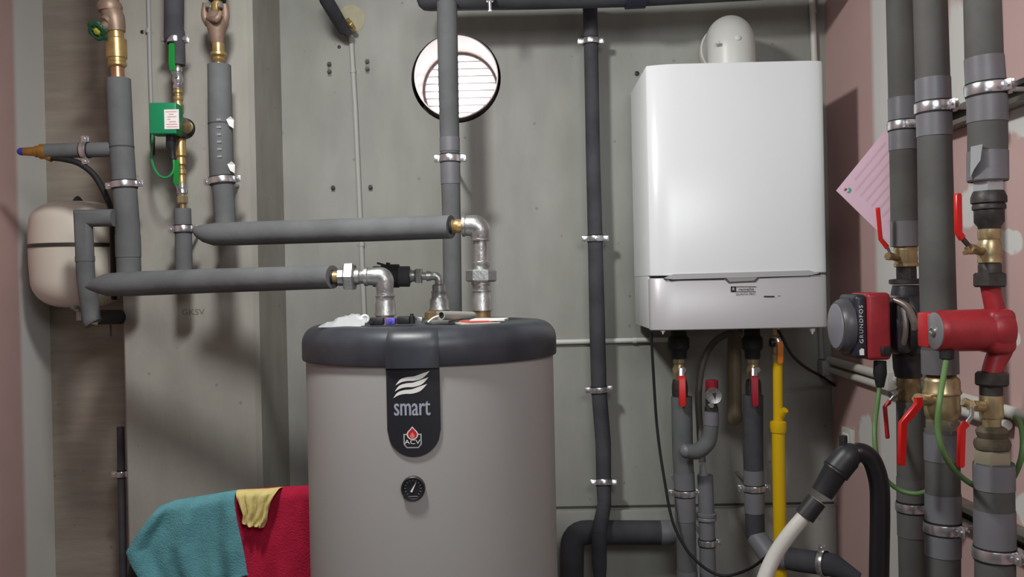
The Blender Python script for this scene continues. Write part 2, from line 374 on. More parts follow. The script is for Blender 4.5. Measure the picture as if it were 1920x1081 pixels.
# ------------------------------------------------------------------ pipes
def interp(pts, val, ax):
    for (a, b) in zip(pts, pts[1:]):
        if min(a[ax], b[ax]) - 1e-6 <= val <= max(a[ax], b[ax]) + 1e-6 and a[ax] != b[ax]:
            k = (val - a[ax]) / (b[ax] - a[ax]); return tuple(a[i] + (b[i] - a[i]) * k for i in range(len(a)))
    return pts[-1] if abs(val - pts[-1][ax]) < abs(val - pts[0][ax]) else pts[0]
def clamp(parent, c, d, r, ear=(1, 0, 0), rod=None, wdt=0.017, both=True):
    d = Vector(d).normalized(); ear = Vector(ear); ear = (ear - d * ear.dot(d)).normalized(); q = d.cross(ear)
    m = MB(); h = wdt / 2
    m.lathe(c - d * h, d, [(0, r + .001), (0, r + .0035), (.002, r + .0042), (wdt - .002, r + .0042), (wdt, r + .0035), (wdt, r + .001)], 32, caps=False)
    for sg in ((1, -1) if both else (1,)):
        B = Matrix((ear, q, d)).transposed()
        for e in (-0.0045, 0.0045): m.box(c + ear * sg * (r + .010) + q * e, (0.017, 0.0025, wdt), B, 0.0008)
        m.cyl(c + ear * sg * (r + .011) - q * .010, c + ear * sg * (r + .011) + q * .010, 0.0032, 10)
        m.hexa(c + ear * sg * (r + .011) - q * .013, c + ear * sg * (r + .011) - q * .008, 0.0058)
    cl = part('pipe_clamp', m, CHROME, parent)
    m = MB(); m.lathe(c - d * (h + .003), d, [(0, r), (0, r + .0022), (wdt + .006, r + .0022), (wdt + .006, r)], 32, caps=False); part('rubber_lining', m, RUBBER, cl)
    if rod is not None:
        rod = Vector(rod); rd = (rod - c).normalized(); m = MB(); m.cyl(c + rd * (r + .002), rod, 0.0045, 12); m.hexa(c + rd * (r + .003), c + rd * (r + .014), 0.009); part('mounting_rod', m, ZINC, cl)
    return cl
def pipe(name, label, cat, pts, r, mt, ax=1, tapes=(), clamps=(), bend=0.0, seams=(), smooth=False, group=None, clampkw=None, nm='insulation', seg=24, tmat=None, wob=True):
    """pts: (px, py, Y); r metres"""
    rr = r if isinstance(r, (list, tuple)) else [r] * len(pts)
    W = [P(*p) for p in pts]; t = thing(name, label, cat, W[-1] if W[-1].z < W[0].z else W[0], group)
    Wt, rt = list(W), list(rr)
    if pts[0][1] <= -50 and not smooth and cat == 'pipe':            # carry risers on to the ceiling
        Wt = [Vector((W[0].x, W[0].y, ZC))] + Wt; rt = [rr[0]] + rt
    if pts[-1][1] >= 1095 and W[-1].z > .3 and abs(W[-1].x - W[-2].x) < .05:   # and down to the floor
        Wt.append(Vector((W[-1].x, W[-1].y, 0.0))); rt.append(rr[-1])
    m = MB(); m.tube(Wt, rt, bend, seg, smooth=smooth); b = part(nm, m, mt, t)
    full = [tuple(p) + (q,) for p, q in zip(pts, rr)]
    for a, c in tapes:
        A = interp(full, a, ax); B = interp(full, c, ax); m = MB(); mid = [p for p in full if min(a, c) + 2 < p[ax] < max(a, c) - 2]
        sq = [A] + sorted(mid, key=lambda p: abs(p[ax] - a)) + [B]
        m.tube([P(*s[:3]) for s in sq], [s[3] + 0.0013 for s in sq], 0, seg); part('tape_band', m, tmat or TAPE, t)
    for a in seams:
        A = interp(full, a, ax); B = interp(full, a + 2.5, ax); m = MB(); m.tube([P(*A[:3]), P(*B[:3])], A[3] + 0.0008, 0, seg); part('joint_seam', m, INSD, t)
    for cdef in clamps:
        a = cdef[0]; kw = dict(clampkw or {}); kw.update(cdef[1] if len(cdef) > 1 else {})
        A = interp(full, a, ax); B = interp(full, a + 6, ax) if a + 6 < max(p[ax] for p in pts) else interp(full, a - 6, ax)
        c = P(*A[:3]); d = P(*B[:3]) - c
        if kw.get('rod') == 'wall': kw['rod'] = Vector((c.x, kw.pop('wy', YW), c.z))
        elif kw.get('rod') == 'right': kw['rod'] = Vector((XR - 0.045, c.y, c.z))
        kw.pop('wy', None); clamp(t, c, d, A[3], **kw)
    return t
def lever(parent, pts, wdt, thick, nrm, mt_grip, mt_arm, split=1, stem=None, wa=None):
    """flat bar along world pts; first segments bare metal up to index split, the rest a plastic grip"""
    def bar(ps, ww, th):
        m = MB(); R = []
        n = Vector(nrm).normalized()
        for i, p in enumerate(ps):
            a = ps[max(i - 1, 0)]; b = ps[min(i + 1, len(ps) - 1)]; T = (b - a).normalized(); s_ = T.cross(n).normalized(); nn = s_.cross(T).normalized()
            if isinstance(ww, (list, tuple)): w_ = ww[i]
            else: w_ = ww
            k = [(-1, -.55), (-.8, -1), (.8, -1), (1, -.55), (1, .55), (.8, 1), (-.8, 1), (-1, .55)]
            R.append([p + s_ * (x * w_ / 2) + nn * (y * th / 2) for x, y in k])
        m.rings(R); return m
    lv = part('lever_handle', bar(pts[:split + 1], wa or wdt * 0.7, thick * .5), mt_arm, parent)
    g = pts[split:]; e = g[-1] + (g[-1] - g[-2]).normalized() * wdt * 0.25
    g2 = g + [e]; ws = [wdt] * len(g) + [wdt * 0.55]
    part('grip', bar(g2, ws, thick), mt_grip, lv)
    return lv

# ---- left side, on and beside the pillar
YA = 2.44
tA = pipe('insulated_pipe', 'grey insulated riser at the far left of the pillar below the brass stop valve', 'pipe',
     [(222, 148, YA), (228, 275, YA), (233, 345, YA), (239, 420, YA), (242, 520, YA)], .0322, INS, tapes=[(440, 482)], tmat=INS, clamps=[(346, dict(rod=None))], seams=[275])
# stop valve with green wheel
t = thing('stop_valve', 'brass stop valve with green hand wheel at the top left', 'valve', P(222, 148, YA))
a = P(221, 150, YA); b = P(217, 60, YA); d = (b - a).normalized(); k = YA / F
m = MB(); m.cyl(a - d * .004, a + d * 26 * k, 12 * k); part('copper_end', m, COPPER, t)
m = MB(); z0 = a + d * 24 * k; m.lathe(z0, d, [(0, 14 * k), (3 * k, 17 * k), (8 * k, 17 * k), (9 * k, 16 * k), (16 * k, 16 * k), (17 * k, 18.5 * k), (52 * k, 18.5 * k), (55 * k, 14.5 * k), (66 * k, 14 * k), (68 * k, 16 * k), (76 * k, 17 * k), (78 * k, 15 * k), (85 * k, 14 * k)], 32)
part('valve_sleeve', m, BRASS, t)
m = MB(); p = P(214, 48, YA); m.tube([P(218, 60, YA), P(214, 35, YA), P(206, 10, YA), P(205, -25, YA), Vector((P(205, -25, YA).x, YA, ZC))], [.024, .028, .026, .022, .020], smooth=True); m.tube([P(212, 30, YA), P(196, 42, YA - .02)], [.018, .016]); m.lathe(P(206, 22, YA), d, [(0, .030), (.012, .034), (.024, .030)], 24)
m.tube([P(208, 40, YA), P(190, 54, YA - .03)], [.015, .010]); part('valve_body', m, mat('bronze_body', srgb(150, 128, 112), 0.5, 0.4, noise=.15, nscale=30), t)
m = MB(); c = P(183, 58, YA - .04); ax = (c - P(205, 42, YA)).normalized()
for q in range(6):
    u, v = perp(ax); an = q * PI / 3; m.torus(c + (u * math.cos(an) + v * math.sin(an)) * .017, ax, .009, .005, 14, 8)
m.torus(c, ax, .021, .006, 24, 8); hw = part('hand_wheel', m, mat('dark_green', srgb(30, 82, 56), 0.45), t)
m = MB(); m.lathe(c - ax * .008, ax, [(0, .012), (.012, .011), (.016, .006)], 18); part('wheel_hub', m, mat('yellow_green', srgb(170, 165, 50), 0.5), hw)

# drain stub with blue tap
t = pipe('insulated_pipe', 'short horizontal insulated pipe branching left toward the blue tipped tap', 'pipe', [(88, 283, YA), (212, 280, YA)], .0205, INS, ax=0, clamps=[(160, dict(ear=(0, 0, 1)))])
t = thing('drain_tap', 'brass drain tap with blue tip near the left wall', 'tap', P(60, 285, YA))
a = P(90, 284, YA); d = (P(40, 284, YA) - a).normalized()
m = MB(); m.lathe(a, d, [(0, .019), (.004, .021), (.02, .021), (.022, .017), (.034, .016), (.036, .013), (.066, .011)], 20); m.cyl(P(80, 288, YA), P(98, 297, YA), .011, 14); part('tap_body', m, mat('old_brass', srgb(160, 118, 60), 0.42, .6, noise=.2, nscale=30), t)
m = MB(); m.lathe(P(47, 284, YA), d, [(0, .011), (.014, .0105), (.020, .006)], 16); part('tap_tip', m, BLUE, t)
m = MB(); m.tube([P(92, 295, YA), P(120, 298, YA), P(150, 307, YA), P(178, 330, YA + .01), (P(200, 370, YA + .03)), P(209, 400, YA + .08), P(212, 470, YA + .14), P(214, 560, YA + .2)], .0085, smooth=True)
solo('rubber_hose', m, RUBBER, 'black rubber hose curving down from the drain tap behind the left riser', 'hose')
# pipe in front of the vessel
t = pipe('insulated_pipe', 'angled grey insulated pipe in front of the cream expansion vessel', 'pipe', [(214, 408, 2.41), (156, 409, 2.41), (161, 520, 2.41), (172, 600, 2.41), (176, 606, 2.41)], .0238, INS, bend=0.0, tapes=[(480, 490)], tmat=INS)
m = MB(); m.tube([P(170, 598, 2.42), P(192, 594, 2.5), P(226, 594, 2.6)], [.016, .021, .021], .01); part('elbow_sleeve', m, RUBBER, t)
m = MB(); m.cyl(P(207, 606, 2.5), P(208, 630, 2.5), .003, 10); part('threaded_rod', m, IRON, t)
m = MB(); m.cyl(P(160, 603, 2.40), P(182, 606, 2.40), .0045, 10); part('drain_screw', m, ZINC, t)
# expansion vessel
VYc = 2.72; vcx = P(148, 480, VYc); t = thing('expansion_vessel', 'cream domed expansion vessel on the wall at the left', 'expansion vessel', P(148, 570, VYc))
R_ = .139; zt = P(148, 378, VYc).z; zb = P(148, 576, VYc).z; zm = P(148, 462, VYc).z
def dome(z0, z1, R, sgn, n=10):  # profile from rim z0 to pole z1
    out = []
    L = abs(z1 - z0); st = L * .52
    out.append((z0, R)); out.append((z0 + sgn * st * .5, R * .995)); out.append((z0 + sgn * st, R * .975))
    for i in range(1, n + 1):
        a = i / n * PI / 2; out.append((z0 + sgn * (st + (L - st) * math.sin(a)), R * .975 * (math.cos(a) ** .62 if i < n else 0.0)))
    return out
up = dome(zm, zt, R_, 1); dn = dome(zm, zb, R_, -1)
prof = [(z - zb, r) for z, r in reversed(dn)] + [(z - zb, r) for z, r in up[1:]]
m = MB(); m.lathe(Vector((vcx.x, VYc, zb)), (0, 0, 1), prof, 48); part('shell', m, CREAM, t)
m = MB(); m.lathe(Vector((vcx.x, VYc, zm - .006)), (0, 0, 1), [(0, R_), (.001, R_ + .003), (.011, R_ + .003), (.012, R_)], 48); bd = part('clamp_band', m, mat('dark_band', srgb(80, 78, 74), 0.4, .6), t)
m = MB(); c = P(75, 463, VYc - .10); m.hexa(c + Vector((-.008, 0, 0)), c + Vector((.010, 0, 0)), .006); part('band_screw', m, CHROME, bd)
m = MB(); m.lathe(Vector((vcx.x, VYc, zt - .006)), (0, 0, 1), [(0, .020), (.008, .016), (.020, .008), (.024, .002)], 18); part('valve_cap', m, BLACK, t)
m = MB(); m.lathe(P(140, 572, VYc - .06), (0, 0, -1), [(-.02, .012), (.004, .013), (.012, .009)], 16); m.lathe(Vector((vcx.x, VYc, zb + .01)), (0, 0, -1), [(-.02, .02), (.02, .018), (.022, .012), (.05, .012)], 18); part('foot_valve', m, ZINC, t)
m = MB(); m.box((vcx.x, (VYc + R_ + YW) / 2, zm), (.06, YW - VYc - R_ + .02, .04), bev=.003); part('wall_bracket', m, IRON, t)
# dark pipe down the pillar's left edge
t = pipe('drain_pipe', 'thin dark vertical pipe at the foot of the pillar left edge', 'pipe', [(226, 800, 2.7), (232, 1120, 2.7)], .011, INSD, clamps=[(888, dict(ear=(1, 0, 0), rod='wall'))], nm='pipe_tube')
# conduit on pillar
def conduit(name, label, pts, r, mt, clips=(), world=False):
    Wp = pts if world else [P(*p) for p in pts]
    t = thing(name, label, 'conduit', Wp[-1]); m = MB(); m.tube(Wp, r, .02, 14); part('conduit_tube', m, mt, t)
    for c, d in clips:
        m = MB(); m.lathe(c - Vector(d) * .006, d, [(0, r + .0015), (.012, r + .0015)], 14); m.box(c + Vector((0, r + .002, 0)), (r * 4.2, .004, .012)); part('clip', m, mt, t)
    return t
Yc = YP - .007
conduit('thin_conduit', 'thin grey conduit running down the pillar beside the green water shutoff', [(277, -60, Yc), (281, 120, Yc), (285, 242, Yc)], .006, PVCG, [(P(278, 58, Yc), (0, 0, 1))])
m = MB(); m.tube([P(285, 240, Yc - .002), P(286, 262, Yc - .006), P(288, 290, Yc - .02)], [.006, .0075, .004]); solo('cable_gland', m, BLACK, 'black piece shaped as the dark shadow at the lower end of the pillar conduit', 'shadow shape')  # solid black piece put in for the dark shadow below the conduit

# centre-left column with the green shutoff
YC = 2.46; k = YC / F
t = pipe('insulated_pipe', 'grey insulated pipe dropping from the ceiling above the green levered valve', 'pipe', [(327, -60, YC), (326, 68, YC), (333, 70, YC), (334, 122, YC)], [.0262, .0262, .0195, .0195], INSD, clamps=[])
clamp(t, P(328, 75, YC), (0, 0, 1), .019, (1, 0, 0), None)
def column(parent_name, label, cat, x0, y0, x1, y1, Y, segs, u=None):
    """segs: list of (name, material, [(ypix, rpix, hex?)...]) profiles along a px line"""
    t = thing(parent_name, label, cat, P(x1, y1, Y)); a = P(x0, y0, Y); b = P(x1, y1, Y); d = (b - a).normalized(); L = (b - a).length; k = L / (y1 - y0)
    for nm, mt, prof, seg in segs:
        m = MB(); m.lathe(a, d, [((y - y0) * k, r * Y / F) for y, r in prof], seg); part(nm, m, mt, t)
    return t, lambda y: a + d * (y - y0) * k
t, at = column('ball_valve', 'small chrome ball valve with green lever above the green shutoff', 'valve', 333, 118, 334, 196, YC, [
    ('threaded_end', BRASS, [(118, 6), (126, 6)], 20),
    ('valve_body', CHROME, [(124, 6.5), (126, 8), (134, 8), (136, 6), (140, 7.5), (146, 10), (152, 10), (157, 7), (166, 7), (167, 8)], 20),
    ('union_nut', CHROME, [(158, 7), (159, 9), (166, 9), (167, 7)], 6),
    ('brass_nipple', BRASS, [(167, 7), (169, 8.5), (174, 8.5), (176, 6), (180, 6), (182, 9), (188, 9), (190, 7.5), (197, 8)], 20)])
lever(t, [P(330, 145, YC - .018), P(324, 132, YC - .03), P(322, 118, YC - .034), P(322, 84, YC - .034)], .017, .006, (0, 1, 0), GREENL, CHROME, split=1)
# shutoff actuator
t, at = column('water_shutoff', 'green boxed water shutoff with white sticker and black round housing', 'shutoff valve', 336, 196, 341, 345, YC, [
    ('pipe_body', BRASS, [(196, 8), (212, 8), (214, 6), (255, 7), (262, 10), (292, 10), (295, 7), (298, 8), (308, 9), (311, 6), (316, 6), (318, 9), (326, 9), (328, 7), (334, 7), (336, 8), (345, 7)], 20)])
c = P(312, 224.5, YC - .045); m = MB(); rt = Matrix.Rotation(math.radians(1), 3, 'Y'); m.box(c, (49 * k, .05, 57 * k), rt, .003, bs=3); bx = part('actuator_box', m, GREEN, t)
fr = frame(P(322, 223.5, YC - .045 - .026), (1, 0, 0), (0, 0, 1), (0, -1, 0))
m = MB(); m.prism([(-13.5 * k, -18 * k), (13.5 * k, -18 * k), (13.5 * k, 18 * k), (-13.5 * k, 18 * k)], fr, .0008); st_ = part('sticker', m, PAPERW, bx)
m = MB()
for i, (x0, x1) in enumerate(((-11, 10), (-5, 4), (-8, 9), (-8, -2), (-5, 8), (-10, 10), (-9, 11))):
    z = 14 - i * 4.6; m.prism([(x0 * k, (z - .9) * k), (x1 * k, (z - .9) * k), (x1 * k, (z + .5) * k), (x0 * k, (z + .5) * k)], lambda a, b, c: fr(a, b, c + .0008), .0003)
part('print', m, mat('faded_red_print', srgb(205, 130, 140), 0.7), st_)
m = MB(); cc = P(344, 240, YC - .005); m.lathe(cc + Vector((0, -.02, 0)), (0, 1, 0), [(0, 14 * k), (.002, 18 * k), (.03, 20 * k), (.036, 17 * k)], 32); hs = part('round_housing', m, BLACK, t)
m = MB(); m.lathe(P(350, 238, YC - .026), (0, 1, 0), [(0, 10 * k), (.001, 11.5 * k), (.004, 11.5 * k)], 24); part('brass_dial', m, mat('bronze_dial', srgb(110, 92, 64), 0.4, .6, noise=.3, nscale=90), hs)
m = MB(); m.tube([P(322, 252, YC - .03), P(321, 275, YC - .03), P(323, 280, YC - .03), P(324, 298, YC - .03)], [.015, .014, .009, .0085]); part('cable_plug', m, BLACK, t)
m = MB(); m.tube([P(325, 296, YC - .03), P(326, 318, YC - .03), P(315, 332, YC - .03), P(300, 330, YC - .02), (P(289, 315, YC)), P(284, 295, YC + .03), P(285, 275, YC + .09), P(286, 250, YC + .11)], .0036, seg=10, smooth=True)
solo('green_cable', m, mat('bright_green_cable', srgb(40, 140, 80), 0.4), 'bright green cable looping below the green shutoff box', 'cable')
t, at = column('ball_valve', 'small chrome ball valve with green lever below the green shutoff', 'valve', 341, 340, 343, 395, YC, [
    ('valve_body', CHROME, [(340, 7), (342, 7), (352, 7), (355, 9.5), (362, 10), (366, 7), (368, 7)], 20),
    ('union_nut', NICKEL, [(366, 8), (368, 10.5), (380, 10.5), (382, 8)], 6),
    ('threaded_end', BRASSD, [(381, 6), (396, 6)], 16)])
lever(t, [P(336, 358, YC - .018), P(332, 346, YC - .028), P(330, 340, YC - .03), P(331, 303, YC - .03)], .015, .006, (0, 1, 0), GREENL, CHROME, split=1)
t = pipe('insulated_pipe', 'short slim insulated pipe below the green shutoff, passing behind the lower long pipe', 'pipe', [(342, 391, YC), (344, 440, YC), (345, 540, YC)], .0228, INS, clamps=[(429, dict(rod='wall', wy=YP))])

# pipe D with pressure reducer
YD = 2.45; k = YD / F
t = pipe('insulated_pipe', 'grey insulated riser with white tape scraps right of the green shutoff', 'pipe', [(411, 122, YD), (413, 230, YD), (416, 335, YD), (419, 360, YD), (423, 425, YD)], [.0315, .0325, .0325, .0285, .0285], INS, clamps=[(338, dict(rod='wall', wy=YP))], seams=[231])
m = MB(); fr = frame(P(411, 262, YD - .0335), (0, 0, -1), (1, 0, 0), (0, -1, 0))
for i in range(6): m.prism([(-.058 + i * .02, -.006), (-.052 + i * .02, -.006), (-.052 + i * .02, .006), (-.058 + i * .02, .006)], fr, .0006)
part('printed_marks', m, mat('grey_print', srgb(140, 142, 146), 0.7), t)
for (x, y, s_) in ((432, 228, 1), (434, 312, 1)):
    m = MB(); c = P(x, y, YD - .018); 
    m.add([c + Vector(q) for q in ((-.010, -.004, .006), (.002, -.004, .014), (.008, .004, .006), (.007, .004, -.018), (-.002, -.006, -.012))] , [(0, 1, 2), (0, 2, 4), (2, 3, 4)])
    m.add([c + Vector(q) + Vector((0, .0015, 0)) for q in ((-.010, -.004, .006), (.002, -.004, .014), (.008, .004, .006), (.007, .004, -.018), (-.002, -.006, -.012))] , [(0, 1, 2), (0, 2, 4), (2, 3, 4)])
    part('tape_scrap', m, PAPERW, t)
t, at = column('pressure_reducer', 'bronze pressure reducing valve at the top of the riser right of the green shutoff', 'valve', 407, -40, 410, 126, YD, [
    ('brass_union', BRASS, [(80, 9), (82, 11), (97, 11), (99, 15), (104, 15), (108, 10), (112, 12), (118, 8), (126, 9)], 24),
    ('upper_sleeve', INSD, [(-190, 15), (2, 16)], 20),
    ('brass_neck', BRASS, [(2, 9), (8, 11), (20, 11), (24, 9)], 20)])
m = MB(); 
m.lathe(P(406, 22, YD), (0, 0, -1), [(0, 12 * k), (4 * k, 16 * k), (14 * k, 20 * k), (22 * k, 21 * k), (40 * k, 15 * k), (56 * k, 12 * k), (62 * k, 10 * k)], 24)
m.tube([P(392, 45, YD), P(384, 30, YD - .005), P(386, 6, YD - .01)], [.012, .010, .009], smooth=True)
m.tube([P(418, 48, YD), P(423, 30, YD - .005), P(421, 8, YD - .01)], [.012, .011, .010], smooth=True)
m.tube([P(390, 34, YD - .02), P(405, 36, YD - .04), P(414, 22, YD - .035)], [.006, .010, .006], smooth=True)
part('valve_body', m, mat('bronze_grey', srgb(140, 118, 104), 0.55, .35, noise=.15, nscale=40), t)
for x in (390, 412):
    m = MB(); m.hexa(P(x, 6, YD - .03), P(x, 14, YD - .03), .008); part('cap_bolt', m, CHROME, t)

# long horizontal pipes to the tank
YG0, YG1 = 2.28, 2.03
m = MB()
t = thing('insulated_pipe', 'lower long horizontal insulated pipe leading to the left elbow on the tank', 'pipe', P(620, 518, YG1))
m.tube([P(212, 534, YG0 + .01), P(214, 534, YG0 + .22)], [.0290, .026], 0, 24)
m.tube([P(159, 538, YG0), P(163, 537.5, YG0), P(172, 536, YG0), P(184, 534.5, YG0), P(200, 533.5, YG0), P(240, 532, YG0), P(400, 526, 2.18), P(624, 519, YG1)], [.0015, .0060, .0135, .0220, .0290, .0318, .0300, .0268], 0, 28); part('insulation', m, INS, t)
m = MB(); m.tube([P(560, 521, 2.075), P(584, 520.5, 2.06)], [.0282, .0280], 0, 28)
m = MB(); m.tube([P(621, 519, YG1), P(624.5, 519, YG1 )], [.017, .017]); part('cut_end', m, RUBBER, t)
t = thing('insulated_pipe', 'upper long horizontal insulated pipe ending at a brass nipple above the tank', 'pipe', P(845, 425, 2.05))
m = MB(); m.tube([P(414, 439, YG0 + .01), P(416, 438, YG0 + .2)], [.0275, .0255], 0, 24)
m.tube([P(360, 430, YG0), P(363, 430.5, YG0), P(371, 433, YG0), P(384, 437, YG0), P(402, 439, YG0), P(440, 438, 2.26), P(700, 430, 2.12), P(846, 425, 2.05)], [.0020, .0085, .0160, .0235, .0292, .0300, .0285, .0272], 0, 28); part('insulation', m, INS, t)
m = MB(); m.tube([P(843, 425, 2.05), P(846.6, 425, 2.05)], [.017, .017]); part('cut_end', m, RUBBER, t)

# ------------------------------------------------------------------ wall objects in the middle
c = P(658, 36, YW); t = thing('pipe_stub', 'dark insulated pipe end with bright brass fitting over a round plaster patch', 'pipe', c)
m = MB(); m.lathe(c + Vector((0, .004, 0)), (0, -1, 0), [(0, .047), (.005, .047), (.007, .044)], 40); part('plaster_patch', m, mat('beige_plaster', srgb(168, 162, 138), 0.85, noise=.1, nscale=20), t)
m = MB(); m.tube([P(590, -60, 2.6), P(612, 0, 2.68), P(645, 55, 2.83)], [.021, .021, .020], seg=20); m.tube([P(640, 45, 2.8), P(652, 62, 2.84)], .014); part('insulation', m, INSD, t)
m = MB(); m.cyl(P(651, 37, 2.82), P(663, 54, 2.85), .0085, 18); m.hexa(P(655, 43, 2.828), P(659, 48, 2.838), .0105); part('brass_fitting', m, BRASS, t)
m = MB(); m.lathe(P(647, 57, 2.82), (0, -1, 0), [(0, .006), (.006, .005)], 12); part('screw_head', m, CHROME, t)
Yc = YW - .008
conduit('thin_conduit', 'thin pale vertical conduit below the round plaster patch on the back wall', [(658, 66, Yc), (666, 200, Yc), (675, 400, Yc), (683, 592, Yc), (688, 760, Yc)], .0080, mat('pale_pvc', srgb(172, 172, 168), .6), [(P(662, 133, Yc), (0, 0, 1)), (P(678, 458, Yc), (0, 0, 1))])
conduit('wall_conduit', 'white horizontal conduit crossing the wall from tank to boiler', [(960, 644, Yc), (1048, 641, Yc), (1216, 637, Yc), (1260, 636, Yc)], .0085, PVCW, [(P(1190, 638, Yc), (1, 0, 0))])
conduit('wall_conduit', 'white vertical conduit in the top right corner above the boiler', [(1521, -40, Yc), (1527, 115, Yc), (1533, 300, Yc)], .0100, PVCW, [(P(1524, 22, Yc), (0, 0, 1))])

# ceiling-level dark pipe
t = pipe('ceiling_pipe', 'thick dark horizontal insulated pipe along the top of the back wall', 'pipe', [(806, -8, 2.66), (1000, -12, 2.66), (1180, -16, 2.66), (1560, -36, 2.66)], [.045, .046, .045, .044], INSD, ax=0, seg=28)
m = MB(); m.cyl(P(918, 0, 2.6), P(919, 20, 2.6), .006, 12); m.hexa(P(918, -10, 2.6), P(918.4, 3, 2.6), .012); part('hanger_screw', m, CHROME, t)
m = MB(); m.tube([P(1172, -14, 2.66), P(1209, -16, 2.66)], .0485, seg=24); part('coupling_sleeve', m, mat('navy_rubber', srgb(38, 40, 60), 0.6), t)
m = MB(); m.lathe(P(806, -8, 2.66), (-1, 0, 0), [(0, .045), (.02, .042), (.034, .030), (.04, .012)], 24); part('end_bend', m, INSD, t)
t = pipe('insulated_pipe', 'tall grey insulated pipe passing in front of the round vent and behind the tank', 'pipe', [(838, 5, 2.62), (840, 120, 2.62), (844, 300, 2.62), (847, 430, 2.62), (850, 680, 2.62)], [.0300, .0300, .0285, .0272, .0272], INS, tapes=[(258, 284), (304, 345)], clamps=[(297, dict(wdt=.020, both=True, rod='wall'))])
t = pipe('insulated_pipe', 'slim dark insulated pipe on the bare wall midway between tank and boiler', 'pipe',
    [(1106, 0, 2.80), (1108, 78, 2.82), (1112, 300, 2.82), (1116, 447, 2.82), (1120, 620, 2.82), (1123, 730, 2.82), (1131, 830, 2.82), (1132, 905, 2.82), (1133, 945, 2.80), (1123, 1000, 2.71), (1124, 1060, 2.70), (1126, 1100, 2.70)],
    [.0235, .0225, .0225, .0235, .0250, .0245, .0245, .0235, .0215, .0235, .0225, .015], INSD, clamps=[(77, dict(rod='wall')), (447, dict(rod='wall')), (730, dict(rod='wall')), (904, dict(rod='wall'))])
t = pipe('insulated_pipe', 'thick grey insulated pipe bent low on the wall right of the tank', 'pipe', [(1072, 1130, 2.80), (1073, 997, 2.80), (1262, 998, 2.80)], .0375, INSD, ax=0, bend=.05, tapes=[(1238, 1262)])

# ------------------------------------------------------------------ hot water tank
TC = Vector((P(813, 900, 2.05).x, 2.05, 0)); RB = .2815; RLd = .2895
zl0 = P(775, 688, 2.05 - RLd).z; zl1 = P(775, 611, 2.05 - RLd + .04).z
t = thing('hot_water_tank', 'large grey cylindrical hot water tank with black lid standing centre', 'water tank', TC)
m = MB(); m.lathe(TC + Vector((0, 0, .03)), (0, 0, 1), [(0, RB - .02), (.01, RB), (zl0 + .03 - .03, RB)], 128); part('tank_body', m, mat('taupe_jacket', srgb(164, 163, 161), 0.5, noise=.015, nscale=4, spec=.35), t)
m = MB(); H = zl1 - zl0
pr = [(0, RLd - .006), (0.001, RLd - .001), (.004, RLd)] + [(H - .042, RLd)] + [(H - .042 + .040 * math.sin(a), RLd - .040 + .040 * math.cos(a)) for a in [i * PI / 2 / 8 for i in range(1, 9)]] + [(H - .001, RLd - .06), (H - .004, RLd - .07), (H - .004, 0.001)]
m.lathe(TC + Vector((0, 0, zl0)), (0, 0, 1), pr, 128)
LIDM = mat('black_lid', srgb(52, 55, 62), 0.42, noise=.22, nscale=14, bump=.1, bscale=30)
lid = part('lid', m, LIDM, t)
zlt = zl0 + H - .004                     # top surface of the lid
def cyl_map(R):
    def f(a, b, c=0):
        th = a / R; rr = R + c; return Vector((TC.x + rr * math.sin(th), TC.y - rr * math.cos(th), b))
    return f
# raised segment and hanging label plate
uc = (P(773, 700, 2.05 - RLd).x - TC.x); hw = 50.5 * (2.05 - RLd) / F
m = MB(); cm = cyl_map(RLd)
R = []
for i in range(13):
    u = uc - hw + 2 * hw * i / 12; e = 0.0012 if i in (0, 12) else 0.004
    col = [(zl0 - .002, .0005), (zl0 - .002, e), (zl0 + H - .042, e)] + [(zl0 + H - .042 + .040 * math.sin(a), -.040 + .040 * math.cos(a) + e) for a in [j * PI / 2 / 6 for j in range(1, 7)]]
    R.append([cm(u, z, o_) for z, o_ in col])
fs = []; n = len(R[0])
for i in range(12):
    for j in range(n - 1): fs.append((i * n + j, (i + 1) * n + j, (i + 1) * n + j + 1, i * n + j + 1))
m.add([p for r in R for p in r], fs)
for i in (0, 12): m.add([cm(uc - hw + 2 * hw * i / 12, z, -.004) for z, _ in [(zl0, 0), (zl0 + H - .05, 0)]] + [R[i][-6], R[i][1]], [(0, 1, 2, 3)])
part('lid_front_segment', m, LIDM, lid)
zp0 = P(775, 856, 2.05 - RB).z
PLATE = mat('label_plate', srgb(36, 37, 43), 0.4)
m = MB(); cm = cyl_map(RB); out = []; zr = zp0 + hw
nn = 24; top = zl0 + .002
cols = []
for i in range(nn + 1):
    u = -hw + 2 * hw * i / nn; zlow = zr - math.sqrt(max(hw * hw - u * u, 0)) * (zr - zp0) / hw
    cols.append((uc + u, zlow))
vs = []; fs = []
for u, zlw in cols: vs += [cm(u, zlw, 0), cm(u, zlw + .001, .004), cm(u, top, .004)]
for i in range(nn):
    for j in range(2): fs.append((i * 3 + j, (i + 1) * 3 + j, (i + 1) * 3 + j + 1, i * 3 + j + 1))
m.add(vs, fs)
for i in (0, nn): u, zlw = cols[i]; m.add([cm(u, zlw, 0), cm(u, zlw, .004), cm(u, top, .004), cm(u, top, 0)], [(0, 1, 2, 3)])
plate = part('label_plate', m, PLATE, t)
kp = (2.05 - RB) / F
zc_ = lambda py: P(775, py, 2.05 - RB).z
def lf(px, py):                                    # photo pixel on the label -> (u, z)
    p = P(px, py, 2.05 - RB); return (p.x - TC.x, p.z)
